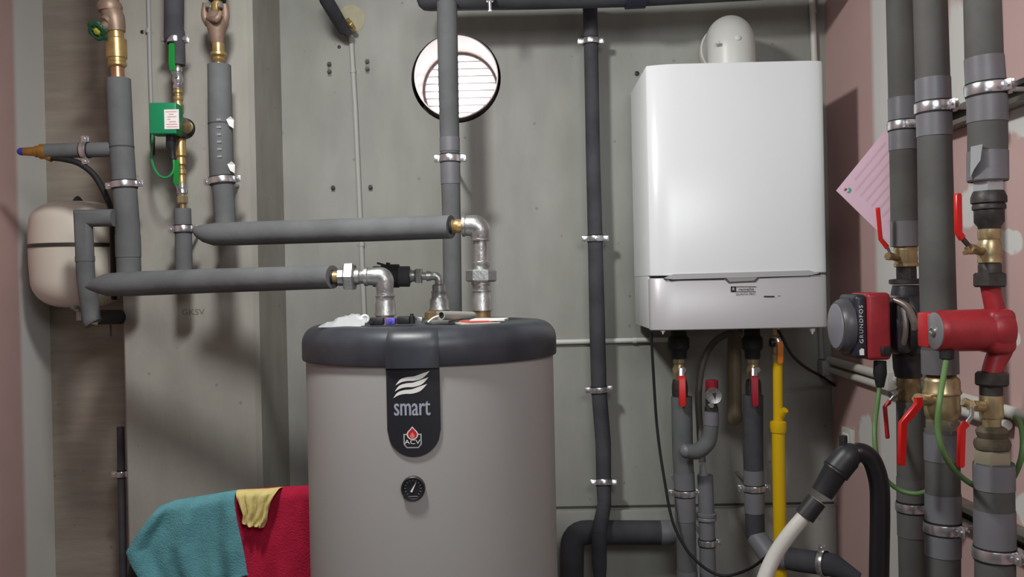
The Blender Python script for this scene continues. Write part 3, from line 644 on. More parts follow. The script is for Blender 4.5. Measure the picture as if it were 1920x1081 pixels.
def wave(pts_top, pts_bot):
    def cr(ps, n=8):
        out = []
        for i in range(len(ps) - 1):
            p0 = ps[max(i - 1, 0)]; p1 = ps[i]; p2 = ps[i + 1]; p3 = ps[min(i + 2, len(ps) - 1)]
            for q in range(n):
                tt = q / n; out.append(tuple(.5 * ((2 * p1[j]) + (p2[j] - p0[j]) * tt + (2 * p0[j] - 5 * p1[j] + 4 * p2[j] - p3[j]) * tt * tt + (3 * p1[j] - p0[j] - 3 * p2[j] + p3[j]) * tt ** 3) for j in (0, 1)))
        return out + [ps[-1]]
    a, b = cr(pts_top), cr(pts_bot); return a, b
WHP = mat('white_print', srgb(232, 232, 228), 0.45); GYP = mat('grey_print_smart', srgb(160, 168, 182), 0.45); REDPR = mat('red_print', srgb(190, 40, 60), 0.45); ORP = mat('orange_print', srgb(232, 120, 100), .5)
L6 = lambda x, y: (720 + x / 6.0, 680 + y / 6.0)
m = MB()
for dx, dy, q in ((0, 0, 1), (-10, 70, 1), (-27, 145, 1)):
    tp = [(133, 252), (185, 185), (260, 158), (340, 148), (420, 120), (513, 88)]; bt = [(133, 252), (200, 215), (270, 200), (350, 196), (440, 165), (513, 88)]
    if q:
        a, b = wave([L6(x + dx, y + dy) for x, y in tp], [L6(x + dx, y + dy) for x, y in bt])
        vs = [cm(*lf(*p), .0046) for p in a] + [cm(*lf(*p), .0046) for p in b]; n = len(a)
        m.add(vs, [(i, i + 1, n + i + 1, n + i) for i in range(n - 1)])
part('wave_emblem', m, WHP, plate)
def label_text(body, px, py, size, xs, mt, bold=False, nm='lettering', lift=.0046):
    u0, z0_ = lf(px, py); m = MB()
    for ox in ((-.0006, 0, .0006) if bold else (0,)):
        m.text(body, size, lambda a, b, c: cm(u0 + a + ox, z0_ + b, lift + abs(ox) * .05), xs=xs)
    part(nm, m, mt, plate)
label_text('smart', 772.5, 763, .052, .60, GYP, True)
# shield with flame
u0, z0_ = lf(774, 815)
def lp(pts, mt, nm, lift, par=plate):
    m = MB(); v = [cm(u0 + a * kp, z0_ - b * kp, lift) for a, b in pts]; m.add(v, [tuple(range(len(v)))]); part(nm, m, mt, par)
lp([(-17, -3), (17, -3), (17, 17), (11, 24), (-11, 24), (-17, 17)], mat('shield_grey', srgb(170, 170, 172), .45), 'shield_border', .0044)
lp([(-14.5, -.5), (14.5, -.5), (14.5, 16), (10, 21.5), (-10, 21.5), (-14.5, 16)], PLATE, 'shield_field', .0046)
fl = [(0, -17), (4, -12), (9, -7), (11, -2), (9, 4), (4, 8), (-4, 8), (-9, 4), (-11, -2), (-9, -7), (-4, -12)]
lp([(a * 1.0, b) for a, b in fl], WHP, 'flame_border', .0048); lp([(a * .8, b * .82 - .6) for a, b in fl], REDPR, 'flame', .0050); lp([(a * .4, b * .5 + 2) for a, b in fl], ORP, 'flame_core', .0052)
label_text('ACV', 774, 827.5, .0125, 1.25, WHP, False, 'maker_letters', .0052)
# thermometer
gc = P(775, 914, 2.05 - RB - .002); m = MB(); g = .0240; m.lathe(gc + Vector((0, .006, 0)), (0, -1, 0), [(0, g * .96), (.004, g), (.012, g), (.014, g * .9), (.012, g * .84), (.010, g * .82), (.010, .0001)], 40); gb = part('thermometer', m, BLACK, t)
m = MB(); fr = frame(gc + Vector((0, -.0046, 0)), (1, 0, 0), (0, 0, 1), (0, -1, 0))
for i in range(13):
    an = math.radians(225 - i * 22.5); ca, sa = math.cos(an), math.sin(an); q = lambda r, s_: (ca * r - sa * s_, sa * r + ca * s_)
    m.prism([q(g * .58, -.0004), q(g * .74, -.0004), q(g * .74, .0004), q(g * .58, .0004)], fr, .0004)
m.prism([(-.009, -.0165), (.009, -.0165), (.009, -.0152), (-.009, -.0152)], fr, .0004)
part('dial_marks', m, mat('dial_grey', srgb(150, 150, 155), .5), gb)
m = MB(); an = math.radians(62); ca, sa = math.cos(an), math.sin(an); q = lambda r, s_: (ca * r - sa * s_, sa * r + ca * s_); m.prism([q(-.008, -.0022), q(g * .62, 0), q(-.008, .0022)], lambda a, b, c: fr(a, b, c + .0006), .0006); part('needle', m, WHP, gb)
lbl = t

# ---- fittings on the tank
def hx(m, px, py, py2, Y, rpx, mi=0): m.hexa(P(px, py, Y), P(px, py2, Y), rpx * Y / F, mi)
YT1 = 2.03; k = YT1 / F
t = thing('pipe_elbow_set', 'galvanised elbow and union rising from the tank at the end of the lower pipe', 'pipe fitting', P(721, 602, YT1))
m = MB(); a = P(624, 519, YT1); d = (P(690, 518, YT1) - a).normalized()
m.lathe(a, d, [(-2 * k, 11 * k), (12 * k, 11 * k)], 20); part('brass_nipple', m, BRASS, t)
m = MB(); m.lathe(a + d * 9 * k, d, [(0, 14 * k), (2 * k, 17 * k), (14 * k, 17 * k), (16 * k, 14 * k)], 8); m.hexa(a + d * 22 * k, a + d * 42 * k, 28 * k); m.lathe(a + d * 38 * k, d, [(0, 16 * k), (12 * k, 15 * k), (14 * k, 13 * k), (24 * k, 15 * k), (26 * k, 15 * k)], 24); part('union_nut', m, ZINC, t)
m = MB(); m.tube([P(684, 518, YT1), P(716, 518, YT1), P(721, 524, YT1), P(722, 552, YT1)], [.0195, .0215, .0215, .0185], .024, 24); m.lathe(P(683, 518, YT1), d, [(0, .019), (.001, .022), (.008, .022), (.01, .02)], 24); m.lathe(P(722, 548, YT1), (0, 0, -1), [(0, .017), (.002, .0195), (.006, .0195)], 24); part('elbow', m, ZINC, t)
m = MB(); m.lathe(P(722, 553, YT1), (0, 0, -1), [(0, 17 * k), (1 * k, 18.5 * k), (3 * k, 18 * k), (5 * k, 17 * k), (12 * k, 17.5 * k), (16 * k, 19 * k), (33 * k, 19 * k), (35 * k, 20 * k), (38 * k, 20 * k), (39 * k, 17 * k)], 28); part('coupling', m, ZINC, t)
m = MB(); m.cyl(P(722, 590, YT1), Vector((P(722, 590, YT1).x, YT1, zlt)), 17 * k, 24); part('threaded_neck', m, BRASSD, t)
# second, rear
YT2 = 2.2; k = YT2 / F
t = thing('pipe_elbow_set', 'small reducing fitting at the back of the tank lid leading to a black sleeve', 'pipe fitting', P(825, 590, YT2))
m = MB(); m.tube([P(770, 517, YT2), P(818, 517, YT2), P(823, 522, YT2), P(823, 540, YT2)], [.0085, .0105, .0105, .009], .016, 18); m.hexa(P(779, 517, YT2), P(792, 517, YT2), 15.5 * k); m.lathe(P(766, 517, YT2), (1, 0, 0), [(0, 12 * k), (4 * k, 13 * k), (8 * k, 11 * k), (12 * k, 11 * k)], 18); m.lathe(P(800, 517, YT2), (1, 0, 0), [(0, 10 * k), (8 * k, 9 * k)], 18); part('elbow', m, ZINC, t)
m = MB(); m.lathe(P(823, 532, YT2), (0, 0, -1), [(0, 10 * k), (3 * k, 13 * k), (13 * k, 13 * k), (14 * k, 15 * k), (16 * k, 15 * k), (18 * k, 14 * k), (26 * k, 15 * k), (30 * k, 18 * k), (44 * k, 18.5 * k), (47 * k, 20 * k), (49 * k, 20 * k), (50 * k, 17 * k)], 28); part('reducer', m, ZINC, t)
m = MB(); m.lathe(P(822, 581, YT2), (0, 0, -1), [(0, 18 * k), (4 * k, 26 * k), (P(822, 581, YT2).z - zlt, 27 * k)], 28); part('flange', m, BRASSD, t)
t = thing('pipe_sleeve', 'short black rubber sleeve behind the left elbow on the tank', 'sleeve', P(735, 540, YT2))
m = MB(); m.tube([P(700, 518, YT2), P(768, 518, YT2)], .0255, seg=24); part('insulation', m, INSD, t)
m = MB(); m.tube([P(716, 517, YT2 - .002), P(748, 517, YT2 - .002)], .029, seg=24); m.box(P(722, 497, YT2), (.04, .012, .005), Matrix.Rotation(.3, 3, 'Y')); m.tube([P(727, 500, YT2), P(728, 492, YT2)], .005); part('rubber_wrap', m, RUBBER, t)
# third
YT3 = 2.05; k = YT3 / F
t = thing('pipe_elbow_set', 'tall galvanised elbow and union rising from the tank below the upper pipe', 'pipe fitting', P(902, 602, YT3))
m = MB(); a = P(845, 424, YT3); m.lathe(a, (1, 0, 0), [(0, 11 * k), (4 * k, 13 * k), (6 * k, 11 * k), (10 * k, 13 * k), (14 * k, 13 * k), (22 * k, 12 * k)], 20); part('brass_nipple', m, BRASS, t)
m = MB(); m.tube([P(866, 423, YT3), P(893, 423, YT3), P(900, 430, YT3), P(901, 450, YT3)], [.0225, .0245, .0245, .021], .030, 28); m.lathe(P(866, 423, YT3), (1, 0, 0), [(0, .021), (.001, .0255), (.007, .0255), (.009, .022)], 28); m.lathe(P(901, 446, YT3), (0, 0, -1), [(0, .020), (.002, .0225), (.006, .0225), (.007, .019)], 28); part('elbow', m, ZINC, t)
m = MB(); m.lathe(P(901, 449, YT3), (0, 0, -1), [(0, 14 * k), (41 * k, 14 * k), (42 * k, 16 * k), (50 * k, 16 * k), (54 * k, 13 * k), (60 * k, 13 * k)], 24); part('riser_tube', m, ZINC, t)
m = MB(); m.hexa(P(902, 505, YT3), P(902, 528, YT3), 29 * k); m.lathe(P(902, 527, YT3), (0, 0, -1), [(0, 18 * k), (6 * k, 18 * k), (8 * k, 16 * k), (16 * k, 16 * k)], 24); part('union_nut', m, ZINC, t)
m = MB(); m.lathe(P(903, 543, YT3), (0, 0, -1), [(0, 16 * k), (1 * k, 18 * k), (3 * k, 18 * k), (4 * k, 16.5 * k), (12 * k, 17 * k), (16 * k, 18.5 * k), (34 * k, 18.5 * k), (36 * k, 19.5 * k), (39 * k, 19.5 * k), (40 * k, 17 * k)], 28); part('coupling', m, ZINC, t)
m = MB(); m.cyl(P(903, 582, YT3), Vector((P(903, 582, YT3).x, YT3, zlt)), 17 * k, 24); part('threaded_neck', m, BRASSD, t)
m = MB(); pz = Vector((P(903, 582, YT3).x, YT3, zlt)); m.lathe(pz, (0, 0, 1), [(0, .024), (.008, .024), (.009, .020)], 28); part('red_ring', m, mat('red_plastic', srgb(205, 62, 58), .45), t)
# things lying on the lid
def onlid(px, Y, dz=0): p = P(px, 600, Y); return Vector((p.x, Y, zlt + .004 * 0 + dz))
# plastic bag
m = MB(); random.seed(3); n1, n2 = 16, 9; b0 = onlid(650, 1.93); g_ = []
for j in range(n2 + 1):
    for i in range(n1 + 1):
        u = i / n1; v = j / n2; prof_ = math.sin(PI * v) ** .8 * (.5 + .5 * u) * (1 if u < .8 else (1.4 - u * .5)); h = .031 * prof_ * (1 - abs(2 * u - 1.15) ** 2 * .6)
        g_.append(b0 + Vector((-.052 + u * .098, -.045 + v * .09, max(.0015, h + random.uniform(-.0035, .0035) * (0 < j < n2)))))
m.add(g_, [(j * (n1 + 1) + i, j * (n1 + 1) + i + 1, (j + 1) * (n1 + 1) + i + 1, (j + 1) * (n1 + 1) + i) for j in range(n2) for i in range(n1)])
BAG = mat('clear_plastic', srgb(225, 228, 232), 0.18, trans=.35, alpha=.8)
bg_ = solo('plastic_bag', m, BAG, 'crumpled clear plastic bag lying on the left of the tank lid', 'bag')
m = MB(); c = onlid(684, 1.92, .016); m.torus(c, (.35, -1, .0), .0075, .0032, 20, 8); m.cyl(c + Vector((0, 0, 0)), c + Vector((-.02, .03, 0)), .006, 14); part('bag_opening', m, PAPERW, bg_)
# black flat bracket + blue clip
m = MB(); a = onlid(677, 1.86, .0015); m.box(onlid(724, 1.87, .002), (.105, .012, .004), Matrix.Rotation(.02, 3, 'Z'), .001); solo('black_strip', m, BLACK, 'flat black strip along the front of the tank lid', 'strip')
m = MB(); c = onlid(707, 1.93, .0105); m.box(c, (.030, .022, .017), bev=.003); m.cyl(c + Vector((-.01, -.011, 0)), c + Vector((-.01, -.016, 0)), .005, 12); solo('black_clip', m, BLACK, 'small black block left of the blue clip on the tank lid', 'clip')
m = MB(); c = onlid(733, 1.94, .0095); m.box(c, (.021, .024, .015), bev=.003); m.cyl(c + Vector((0, -.012, .002)), c + Vector((0, -.014, .002)), .004, 12); solo('blue_clip', m, mat('violet_plastic', srgb(92, 88, 190), .45), 'small violet blue clip at the foot of the left elbow on the tank', 'clip')
m = MB(); c = onlid(757, 1.95, .011); m.box(c, (.028, .02, .017), bev=.003); m.lathe(c + Vector((.018, 0, -.0085)), (0, 0, 1), [(0, .007), (.016, .007), (.018, .004), (.022, .004)], 14); solo('black_clip', m, BLACK, 'small black block right of the blue clip on the tank lid', 'clip')
m = MB(); c = onlid(787, 2.1, .006); m.box(c, (.014, .014, .012), bev=.002); solo('grey_cube', m, ZINC, 'tiny grey metal cube on the middle of the tank lid', 'block')
# rolled instruction manual with cable
t = thing('rolled_manual', 'rolled grey sheet with dark core lying on the tank lid', 'rolled sheet', onlid(850, 1.96))
a = P(827, 591, 1.90); b = P(886, 592, 2.02); d = (b - a).normalized()
m = MB(); m.tube([a, b], .0098, seg=24, caps=False); m.tube([a, b], .0072, seg=24, caps=False)
u, v = perp(d); n = 24
m.add([a + (u * math.cos(2 * PI * j / n) + v * math.sin(2 * PI * j / n)) * r for r in (.0072, .0098) for j in range(n)], [(j, (j + 1) % n, n + (j + 1) % n, n + j) for j in range(n)])
part('sheet_roll', m, mat('grey_sheet', srgb(150, 152, 146), .6), t)
m = MB(); m.cyl(a + d * .004, b, .0065, 16); part('core', m, BLACK, t)
m = MB(); p = [b + Vector((-.01, 0, .004)), b + Vector((-.055, -.015, .0125)), b + Vector((.0, -.0, .012)), b + Vector((.012, .0, -.002))]
m.tube([P(823, 592, 1.905), P(812, 596, 1.90), P(802, 604, 1.89)], .0021, seg=8, smooth=True); solo('white_wire', m, PAPERW, 'short white wire poking out of the rolled sheet on the tank lid', 'wire')
m = MB(); c = onlid(840, 1.98, .004); m.box(c, (.09, .07, .008), Matrix.Rotation(.35, 3, 'Z'), .002); solo('grey_folder', m, mat('grey_card', srgb(110, 112, 112), .6), 'flat grey folder under the rolled sheet on the tank lid', 'folder')
t = thing('instruction_booklet', 'thin white and red booklet lying right on the tank lid', 'booklet', onlid(905, 1.93))
m = MB(); m.box(onlid(892, 1.93, .0025), (.085, .09, .003), Matrix.Rotation(.3, 3, 'Z')); part('back_cover', m, mat('cream_paper', srgb(200, 198, 186), .6), t)
m = MB(); m.box(onlid(918, 1.95, .0085), (.075, .08, .0035), Matrix.Rotation(-.1, 3, 'Z')); part('pages', m, PAPERW, t)
m = MB(); m.box(onlid(896, 1.93, .0062), (.062, .06, .003), Matrix.Rotation(.5, 3, 'Z')); part('red_insert', m, mat('pink_red', srgb(205, 90, 88), .6), t)

# ------------------------------------------------------------------ boiler
YF = 2.50; YBk = 2.865
bl = P(1222, 621, YF); br = P(1554.5, 612, YF); tl = P(1210, 128, YF + .02); tr = P(1545, 115, YF)
x0 = (bl.x + tl.x) / 2 + .0; x1 = (br.x + tr.x) / 2; z0 = (bl.z + br.z) / 2; z1 = P(1400, 116, YF).z
zs = (P(1222, 521, YF).z + P(1554, 512, YF).z) / 2
t = thing('wall_boiler', 'white wall-hung gas boiler with silver lower flap right of the middle', 'boiler', Vector(((x0 + x1) / 2, YF + .18, z0)))
fx = .080; fy = .017
def boil(zlo, zhi, yf, ins=0.0, YBk=YBk):
    pts = [(x0 + ins, YBk), (x0 + ins, yf + fy + .006), (x0 + ins + .004, yf + fy)] + [(x0 + fx * q, yf + fy * (1 - q) ** 1.6) for q in (.35, .65, 1.0)] + [(x1 - fx * .6 * q, yf + fy * .55 * (1 - q) ** 1.6) for q in (1.0, .65, .35)] + [(x1 - ins - .004, yf + fy * .55), (x1 - ins, yf + fy * .55 + .006), (x1 - ins, YBk)]
    m = MB(); R = []
    for z, sh in ((zlo, .002), (zlo + .002, 0), (zhi - .004, 0), (zhi, .003)):
        R.append([Vector((min(max(x, x0 + sh), x1 - sh), y + (sh if y < YBk - .01 else 0), z)) for x, y in pts])
    m.rings(R); return m
part('cover', boil(zs + .004, z1, YF), WHITE, t)
flap = part('control_flap', boil(z0, zs - .002, YF + .001, YBk=YF + .050), SILVER, t)
m = MB(); m.box(((x0 + x1) / 2, (YF + .054 + YBk) / 2, (z0 + zs + .004) / 2 + .0015), (x1 - x0, YBk - YF - .054, zs + .004 - z0 - .003), bev=.002); part('lower_casing', m, WHITE, t)
part('inner_case', (lambda m: m.box(((x0 + x1) / 2, (YF + .04 + YBk) / 2, (z0 + z1) / 2), (x1 - x0 - .012, YBk - YF - .045, z1 - z0 - .01)) or m)(MB()), mat('case_dark', srgb(60, 60, 64), .6), t)
def q2(px, py, Y=YF): p = P(px, py, Y); return (p.x, p.z)
ff = lambda Y: (lambda a, b, c: Vector((a, Y - c, b)))
m = MB(); m.prism([q2(1244, 521.5), q2(1262, 513.5), q2(1516, 506.5), q2(1536, 512), q2(1514, 516.5), q2(1262, 523.5)], ff(YF + .012), .016); lip = part('grip_lip', m, mat('lip_grey', srgb(178, 178, 180), .35, .1), t)
m = MB(); m.prism([q2(1256, 523), q2(1358, 521.5), q2(1358, 523.5), q2(1256, 525.5)], ff(YF + .006), .0078); m.prism([q2(1424, 518.5), q2(1520, 515), q2(1520, 517), q2(1424, 520.6)], ff(YF + .006), .0078); part('shadow_gap', m, RUBBER, flap)
m = MB(); m.prism([q2(1356, 521), q2(1425, 518.5), q2(1417, 528), q2(1366, 530.5)], ff(YF + .006), .0072); hd = part('finger_pull', m, mat('pull_dark', srgb(84, 84, 84), .5), flap)
m = MB(); m.prism([q2(1361, 520), q2(1421, 518), q2(1413, 526), q2(1368, 528)], ff(YF + .006), .0092); part('pull_face', m, mat('pull_face', srgb(150, 150, 150), .5), hd)
m = MB(); fr = lambda a, b, c: Vector((a, YF - .0012, b))
def rect(m, ax, ay, bx_, by): m.add([fr(*q2(ax, ay), 0), fr(*q2(bx_, ay), 0), fr(*q2(bx_, by), 0), fr(*q2(ax, by), 0)], [(0, 1, 2, 3)])
rect(m, 1370, 536.5, 1418, 537.6); rect(m, 1370, 545.8, 1417, 546.8); rect(m, 1370, 537, 1380, 546.5); rect(m, 1432, 554.3, 1452, 556.6); rect(m, 1458, 553.8, 1463, 554.6)
qx, qz = q2(1399, 541.8); m.text('remeha', .0125, lambda a, b, c: fr(a + qx, b + qz, 0), xs=1.15)
qx, qz = q2(1397.5, 551.2); m.text('QUINTA PRO', .0078, lambda a, b, c: fr(a + qx, b + qz, 0), xs=1.15)
part('maker_lettering', m, INK, flap)
m = MB(); qx, qz = q2(1375, 541.6); fr2 = lambda a, b, c: Vector((a, YF - .0016, b)); m.text('R', .011, lambda a, b, c: fr2(a + qx, b + qz, 0)); part('maker_emblem', m, WHP, flap)
for px in (1243, 1523):
    m = MB(); p = P(px, 618, YF + .02); m.lathe(p + Vector((0, 0, .004)), (0, 0, -1), [(0, .008), (.008, .007), (.012, .003), (.016, .002)], 12); part('locating_pin', m, WHITE, t)
# flue elbow
Yf = 2.68; fc = P(1370, 118, Yf); t = thing('flue_elbow', 'white flue elbow on top of the boiler turning into the wall', 'flue pipe', Vector((fc.x, Yf, z1)))
R = .0695; zc = P(1364, 31, Yf + .04).z - R; rx = P(1356, 80, 2.86).x
m = MB(); path = [Vector((fc.x, Yf - .01, z1)), Vector((fc.x, Yf - .01, zc - .055))]
for a in [i * PI / 2 / 10 for i in range(1, 11)]:
    path.append(Vector((fc.x + (rx - fc.x) * .35 * (1 - math.cos(a)), Yf - .01 + .055 * (1 - math.cos(a)), zc - .055 + .055 * math.sin(a))))
path.append(Vector((rx, YW - .02, zc)))
m.tube(path, [R] * len(path), seg=44); part('elbow_tube', m, mat('cream_white_enamel', srgb(200, 200, 196), .4), t)
m = MB(); m.lathe(Vector((fc.x, Yf - .01, z1 - .001)), (0, 0, 1), [(0, R + .003), (.006, R + .003), (.008, R + .0005), (.013, R + .002), (.015, R)], 40); part('base_collar', m, WHITE, t)
m = MB(); wc = Vector((rx, 2.835, zc)); m.lathe(wc, (0, 1, 0), [(0, R + .001), (.002, R + .008), (.012, R + .009), (.014, R + .002), (.062, R + .001)], 44); part('bell_ring', m, PVCW, t)
for px, py, rr_ in ((1383, 71, .0085), (1346, 80, .005)):
    m = MB(); p = P(px, py, Yf - .075); m.lathe(p, (0, -1, .15), [(-.012, rr_), (.004, rr_), (.006, rr_ * .6)], 16); part('test_port', m, PVCW, t)

# ---- under the boiler
YU = 2.68; k = YU / F
def under_valve(label, x, lx, gripm, y0=618):
    t, at = column('ball_valve', label, 'valve', x, y0, x + 3, 745, YU, [
        ('black_union', RUBBER, [(y0 - 6, 15), (628, 15), (634, 20), (652, 20), (658, 15), (672, 14)], 10),
        ('valve_body', NICKEL, [(670, 11), (680, 11), (682, 9), (692, 13), (700, 12), (706, 9), (712, 9)], 20),
        ('lower_union', IRON, [(711, 13), (722, 15), (736, 15), (745, 14)], 8)])
    c = P(x + 7, 692, YU - .024); m = MB(); m.cyl(c + Vector((0, .02, 0)), c + Vector((0, -.012, 0)), .008, 14); m.hexa(c + Vector((0, -.010, 0)), c + Vector((0, -.017, 0)), .011); part('stem_nut', m, CHROME, t)
    lever(t, [P(lx, 690, YU - .040), P(lx, 705, YU - .045), P(lx + 1, 712, YU - .052), P(lx + 2, 758, YU - .052)], .021, .008, (0, 1, 0), gripm, CHROME, split=1, wa=.016)
under_valve('brass valve with bright red lever under the left side of the boiler', 1272, 1278, REDL)
under_valve('brass valve with crimson lever under the middle of the boiler', 1410, 1414, mat('crimson_lever', srgb(150, 22, 44), .4))
t = pipe('insulated_pipe', 'grey insulated pipe dropping from the left valve under the boiler', 'pipe', [(1278, 743, YU), (1280, 850, YU), (1284, 920, YU), (1289, 1110, YU)], [.0315, .031, .030, .030], INS, tapes=[(885, 975), (1068, 1100)], clamps=[(923, dict(rod='wall'))])
t = pipe('insulated_pipe', 'grey insulated pipe dropping from the crimson levered valve, bending right near the floor', 'pipe', [(1412, 740, YU), (1412, 850, YU), (1414, 920, YU), (1416, 1004, YU), (1442, 1040, YU - .05), (1500, 1050, YU - .10), (1560, 1058, YU - .16), (1610, 1085, YU - .2)], [.0295, .0295, .029, .028, .032, .033, .032, .018], INSD, tapes=[(880, 960), (1006, 1046)], clamps=[(914, dict(rod='wall'))], bend=.03)
clamp(t, P(1543, 1055, YU - .14), P(1560, 1058, YU - .16) - P(1500, 1050, YU - .10), .033, (0, 0, 1), None)
# gauge assembly
YQ = 2.62; k = YQ / F
t = pipe('gauge_branch_pipe', 'curved insulated branch below the pressure gauge under the boiler', 'pipe', [(1334, 770, YQ), (1333, 800, YQ), (1327, 828, YQ), (1308, 845, YQ - .01), (1284, 845, YQ - .02)], [.0205, .0215, .0235, .0235, .0205], INS, smooth=True, tapes=[(772, 796)])
m = MB(); c = P(1282, 845, YQ - .02); m.lathe(c + Vector((.004, 0, 0)), (-1, -.3, 0), [(0, .0205), (.008, .018), (.014, .010), (.016, .002)], 20); part('end_cap', m, TAPE, t)
t = thing('pressure_gauge', 'white round pressure gauge with red cap hanging under the boiler', 'gauge', P(1334, 772, YQ))
m = MB(); m.lathe(P(1334, 771, YQ), (0, 0, 1), [(0, 13 * k), (8 * k, 13 * k), (10 * k, 11 * k), (40 * k, 11 * k)], 16); part('valve_block', m, IRON, t)
m = MB(); m.lathe(P(1335, 731, YQ), (0, 0, 1), [(0, 11 * k), (2 * k, 12 * k), (17 * k, 12 * k), (19 * k, 10 * k)], 14); part('relief_cap', m, mat('dark_red_cap', srgb(135, 22, 38), .45), t)
c = P(1339, 742, YQ - .03); m = MB(); m.lathe(c + Vector((0, .018, 0)), (0, -1, 0), [(0, 14.5 * k), (.016, 15 * k), (.018, 14.2 * k), (.017, 13 * k), (.017, .0001)], 32); gg = part('gauge_case', m, ZINC, t)
m = MB(); m.lathe(c + Vector((0, .0025, 0)), (0, -1, 0), [(0, 13 * k), (.001, 13 * k)], 32); part('dial_face', m, mat('dial_white', srgb(222, 222, 226), .4), gg)
m = MB(); fr = frame(c + Vector((0, .0005, 0)), (1, 0, 0), (0, 0, 1), (0, -1, 0)); m.prism([(-4 * k, 5 * k), (4 * k, 6 * k), (3 * k, 0), (2 * k, -7 * k), (-1 * k, 0)], fr, .0008)
for i in range(9):
    an = math.radians(225 - i * 33.75); ca, sa = math.cos(an), math.sin(an); q = lambda r, s_: (ca * r - sa * s_, sa * r + ca * s_); m.prism([q(10 * k, -.0004), q(12 * k, -.0004), q(12 * k, .0004), q(10 * k, .0004)], fr, .0004)
part('needle', m, INK, gg)
m = MB(); p = P(1334, 760, YQ - .03); m.hexa(p + Vector((0, .02, 0)), p + Vector((0, -.002, 0)), .008); part('drain_nut', m, CHROME, t)
# condensate drain
t = pipe('drain_pipe', 'grey plastic drain pipe with collar between the two risers below the boiler', 'pipe', [(1322, 890, YU), (1325, 968, YU), (1328, 1110, YU)], [.0235, .0235, .024], TAPE, clamps=[(1016, dict(rod='wall', both=False))], nm='pipe_tube')
m = MB(); m.lathe(P(1325, 960, YU), (0, 0, -1), [(0, .0235), (.002, .029), (.010, .029), (.012, .026), (.016, .029), (.022, .029), (.024, .0235)], 28); part('collar', m, TAPE, t)
m = MB(); m.tube([P(1319, 893, YU), P(1318, 880, YU), P(1317, 862, YU)], [.016, .010, .009]); part('inlet_neck', m, PVCG, t)
m = MB(); m.tube([P(1392, 622, YU + .08), P(1350, 632, YU + .08), P(1322, 668, YU + .08), P(1310, 730, YU + .06), P(1312, 800, YU + .03), P(1317, 866, YU)], .0105, seg=14, smooth=True, steps=10)
solo('condensate_hose', m, mat('hose_grey', srgb(92, 88, 82), .55), 'grey condensate hose arching down from under the boiler', 'hose')
m = MB(); a = P(1377, 618, YU + .09); b = P(1378, 795, YU + .09); L = (b - a).length; m.lathe(a, b - a, [(0, .021), (L * .85, .021), (L * .9, .023), (L * .96, .022), (L, .012)], 20); solo('condensate_siphon', m, mat('siphon_brown', srgb(104, 92, 70), .5), 'brownish plastic siphon tube hanging under the middle of the boiler', 'siphon')
# yellow gas pipe
YY = 2.62; k = YY / F
t = thing('gas_pipe', 'yellow painted gas pipe dropping from the boiler to the floor', 'pipe', P(1464, 1100, YY))
m = MB(); m.tube([P(1458, 676, YY), P(1459, 796, YY)], .0142, seg=18); m.tube([P(1459, 794, YY), P(1464, 1110, YY)], .0190, seg=20); m.lathe(P(1459, 788, YY), (0, 0, -1), [(0, .016), (.004, .0235), (.018, .0245), (.034, .022), (.036, .019)], 20); m.tube([P(1462, 782, YY), P(1472, 768, YY - .02)], [.012, .010]); part('pipe_tube', m, YELLOW, t)
t = thing('gas_valve', 'small gas cock with orange lever at the right underside of the boiler', 'valve', P(1456, 680, YY))
m = MB(); m.lathe(P(1455, 618, YY), (0, 0, -1), [(-.01, .012), (10 * k, .012), (12 * k, .016), (22 * k, .016), (24 * k, .011), (44 * k, .010), (46 * k, .013), (60 * k, .013)], 18); part('valve_body', m, NICKEL, t)
m = MB(); m.cyl(P(1444, 642, YY - .01), P(1452, 642, YY - .01), .013, 12); part('side_cap', m, BLACK, t)
lever(t, [P(1459, 634, YY - .025), P(1461, 640, YY - .028), P(1463, 646, YY - .03), P(1463, 678, YY - .03)], .018, .007, (0, 1, 0), ORANGE, CHROME, split=1)
# black cables
m = MB(); m.tube([P(1221, 623, 2.6), P(1224, 680, 2.62), P(1232, 800, 2.64), P(1246, 900, 2.62), P(1264, 985, 2.6), P(1300, 1045, 2.58), P(1350, 1078, 2.56), P(1400, 1068, 2.5), P(1440, 1040, 2.3), P(1462, 1015, 2.2)], .0042, seg=10, smooth=True, steps=10)
solo('black_cable', m, RUBBER, 'long black cable hanging from the boiler left corner, looping near the floor', 'cable')
m = MB(); m.tube([P(1459, 618, 2.6), P(1468, 635, 2.6), P(1485, 665, 2.62), P(1510, 688, 2.7), P(1540, 705, 2.8), P(1566, 722, 2.87), P(1571, 716, 2.89)], .0045, seg=10, smooth=True); solo('black_cable', m, RUBBER, 'short black cable running from the boiler underside to the right corner box', 'cable')
for px, py in ((1480, 657), (1528, 702)):
    pass

# ------------------------------------------------------------------ right corner electrics
xw = XR - .012
t = thing('junction_box', 'grey junction box in the corner below the boiler right side', 'junction box', P(1556, 712, YW - .03))
m = MB(); m.box(P(1553, 689, YW - .025), (.055, .048, .05), bev=.004); m.box(P(1558, 708, YW - .022), (.05, .04, .02), bev=.003); part('box_body', m, PVCG, t)
conduit('wall_conduit', 'short grey conduit between boiler and corner junction box', [(1536, 560, Yc), (1539, 625, Yc), (1541, 672, Yc)], .009, PVCG)
conduit('wall_conduit', 'grey conduit going down from the corner junction box', [(1562, 714, Yc), (1566, 780, Yc), (1568, 830, Yc)], .008, PVCG)
def rl(px, py, X): return PX(px, py, X)
xa = XR - .016
def level(y_at, pxs, X, dz=0):
    p = PX(pxs, y_at, X); return p
pa = PX(1620, 692, xa); za = pa.z
conduit('wall_conduit', 'upper white conduit along the pink wall behind the pumps', [Vector((xa, YW - .03, za + .002)), Vector((xa, PX(1690, 700, xa).y, za - .005)), Vector((xa, 1.2, za - .02))], .0125, PVCW, world=True)
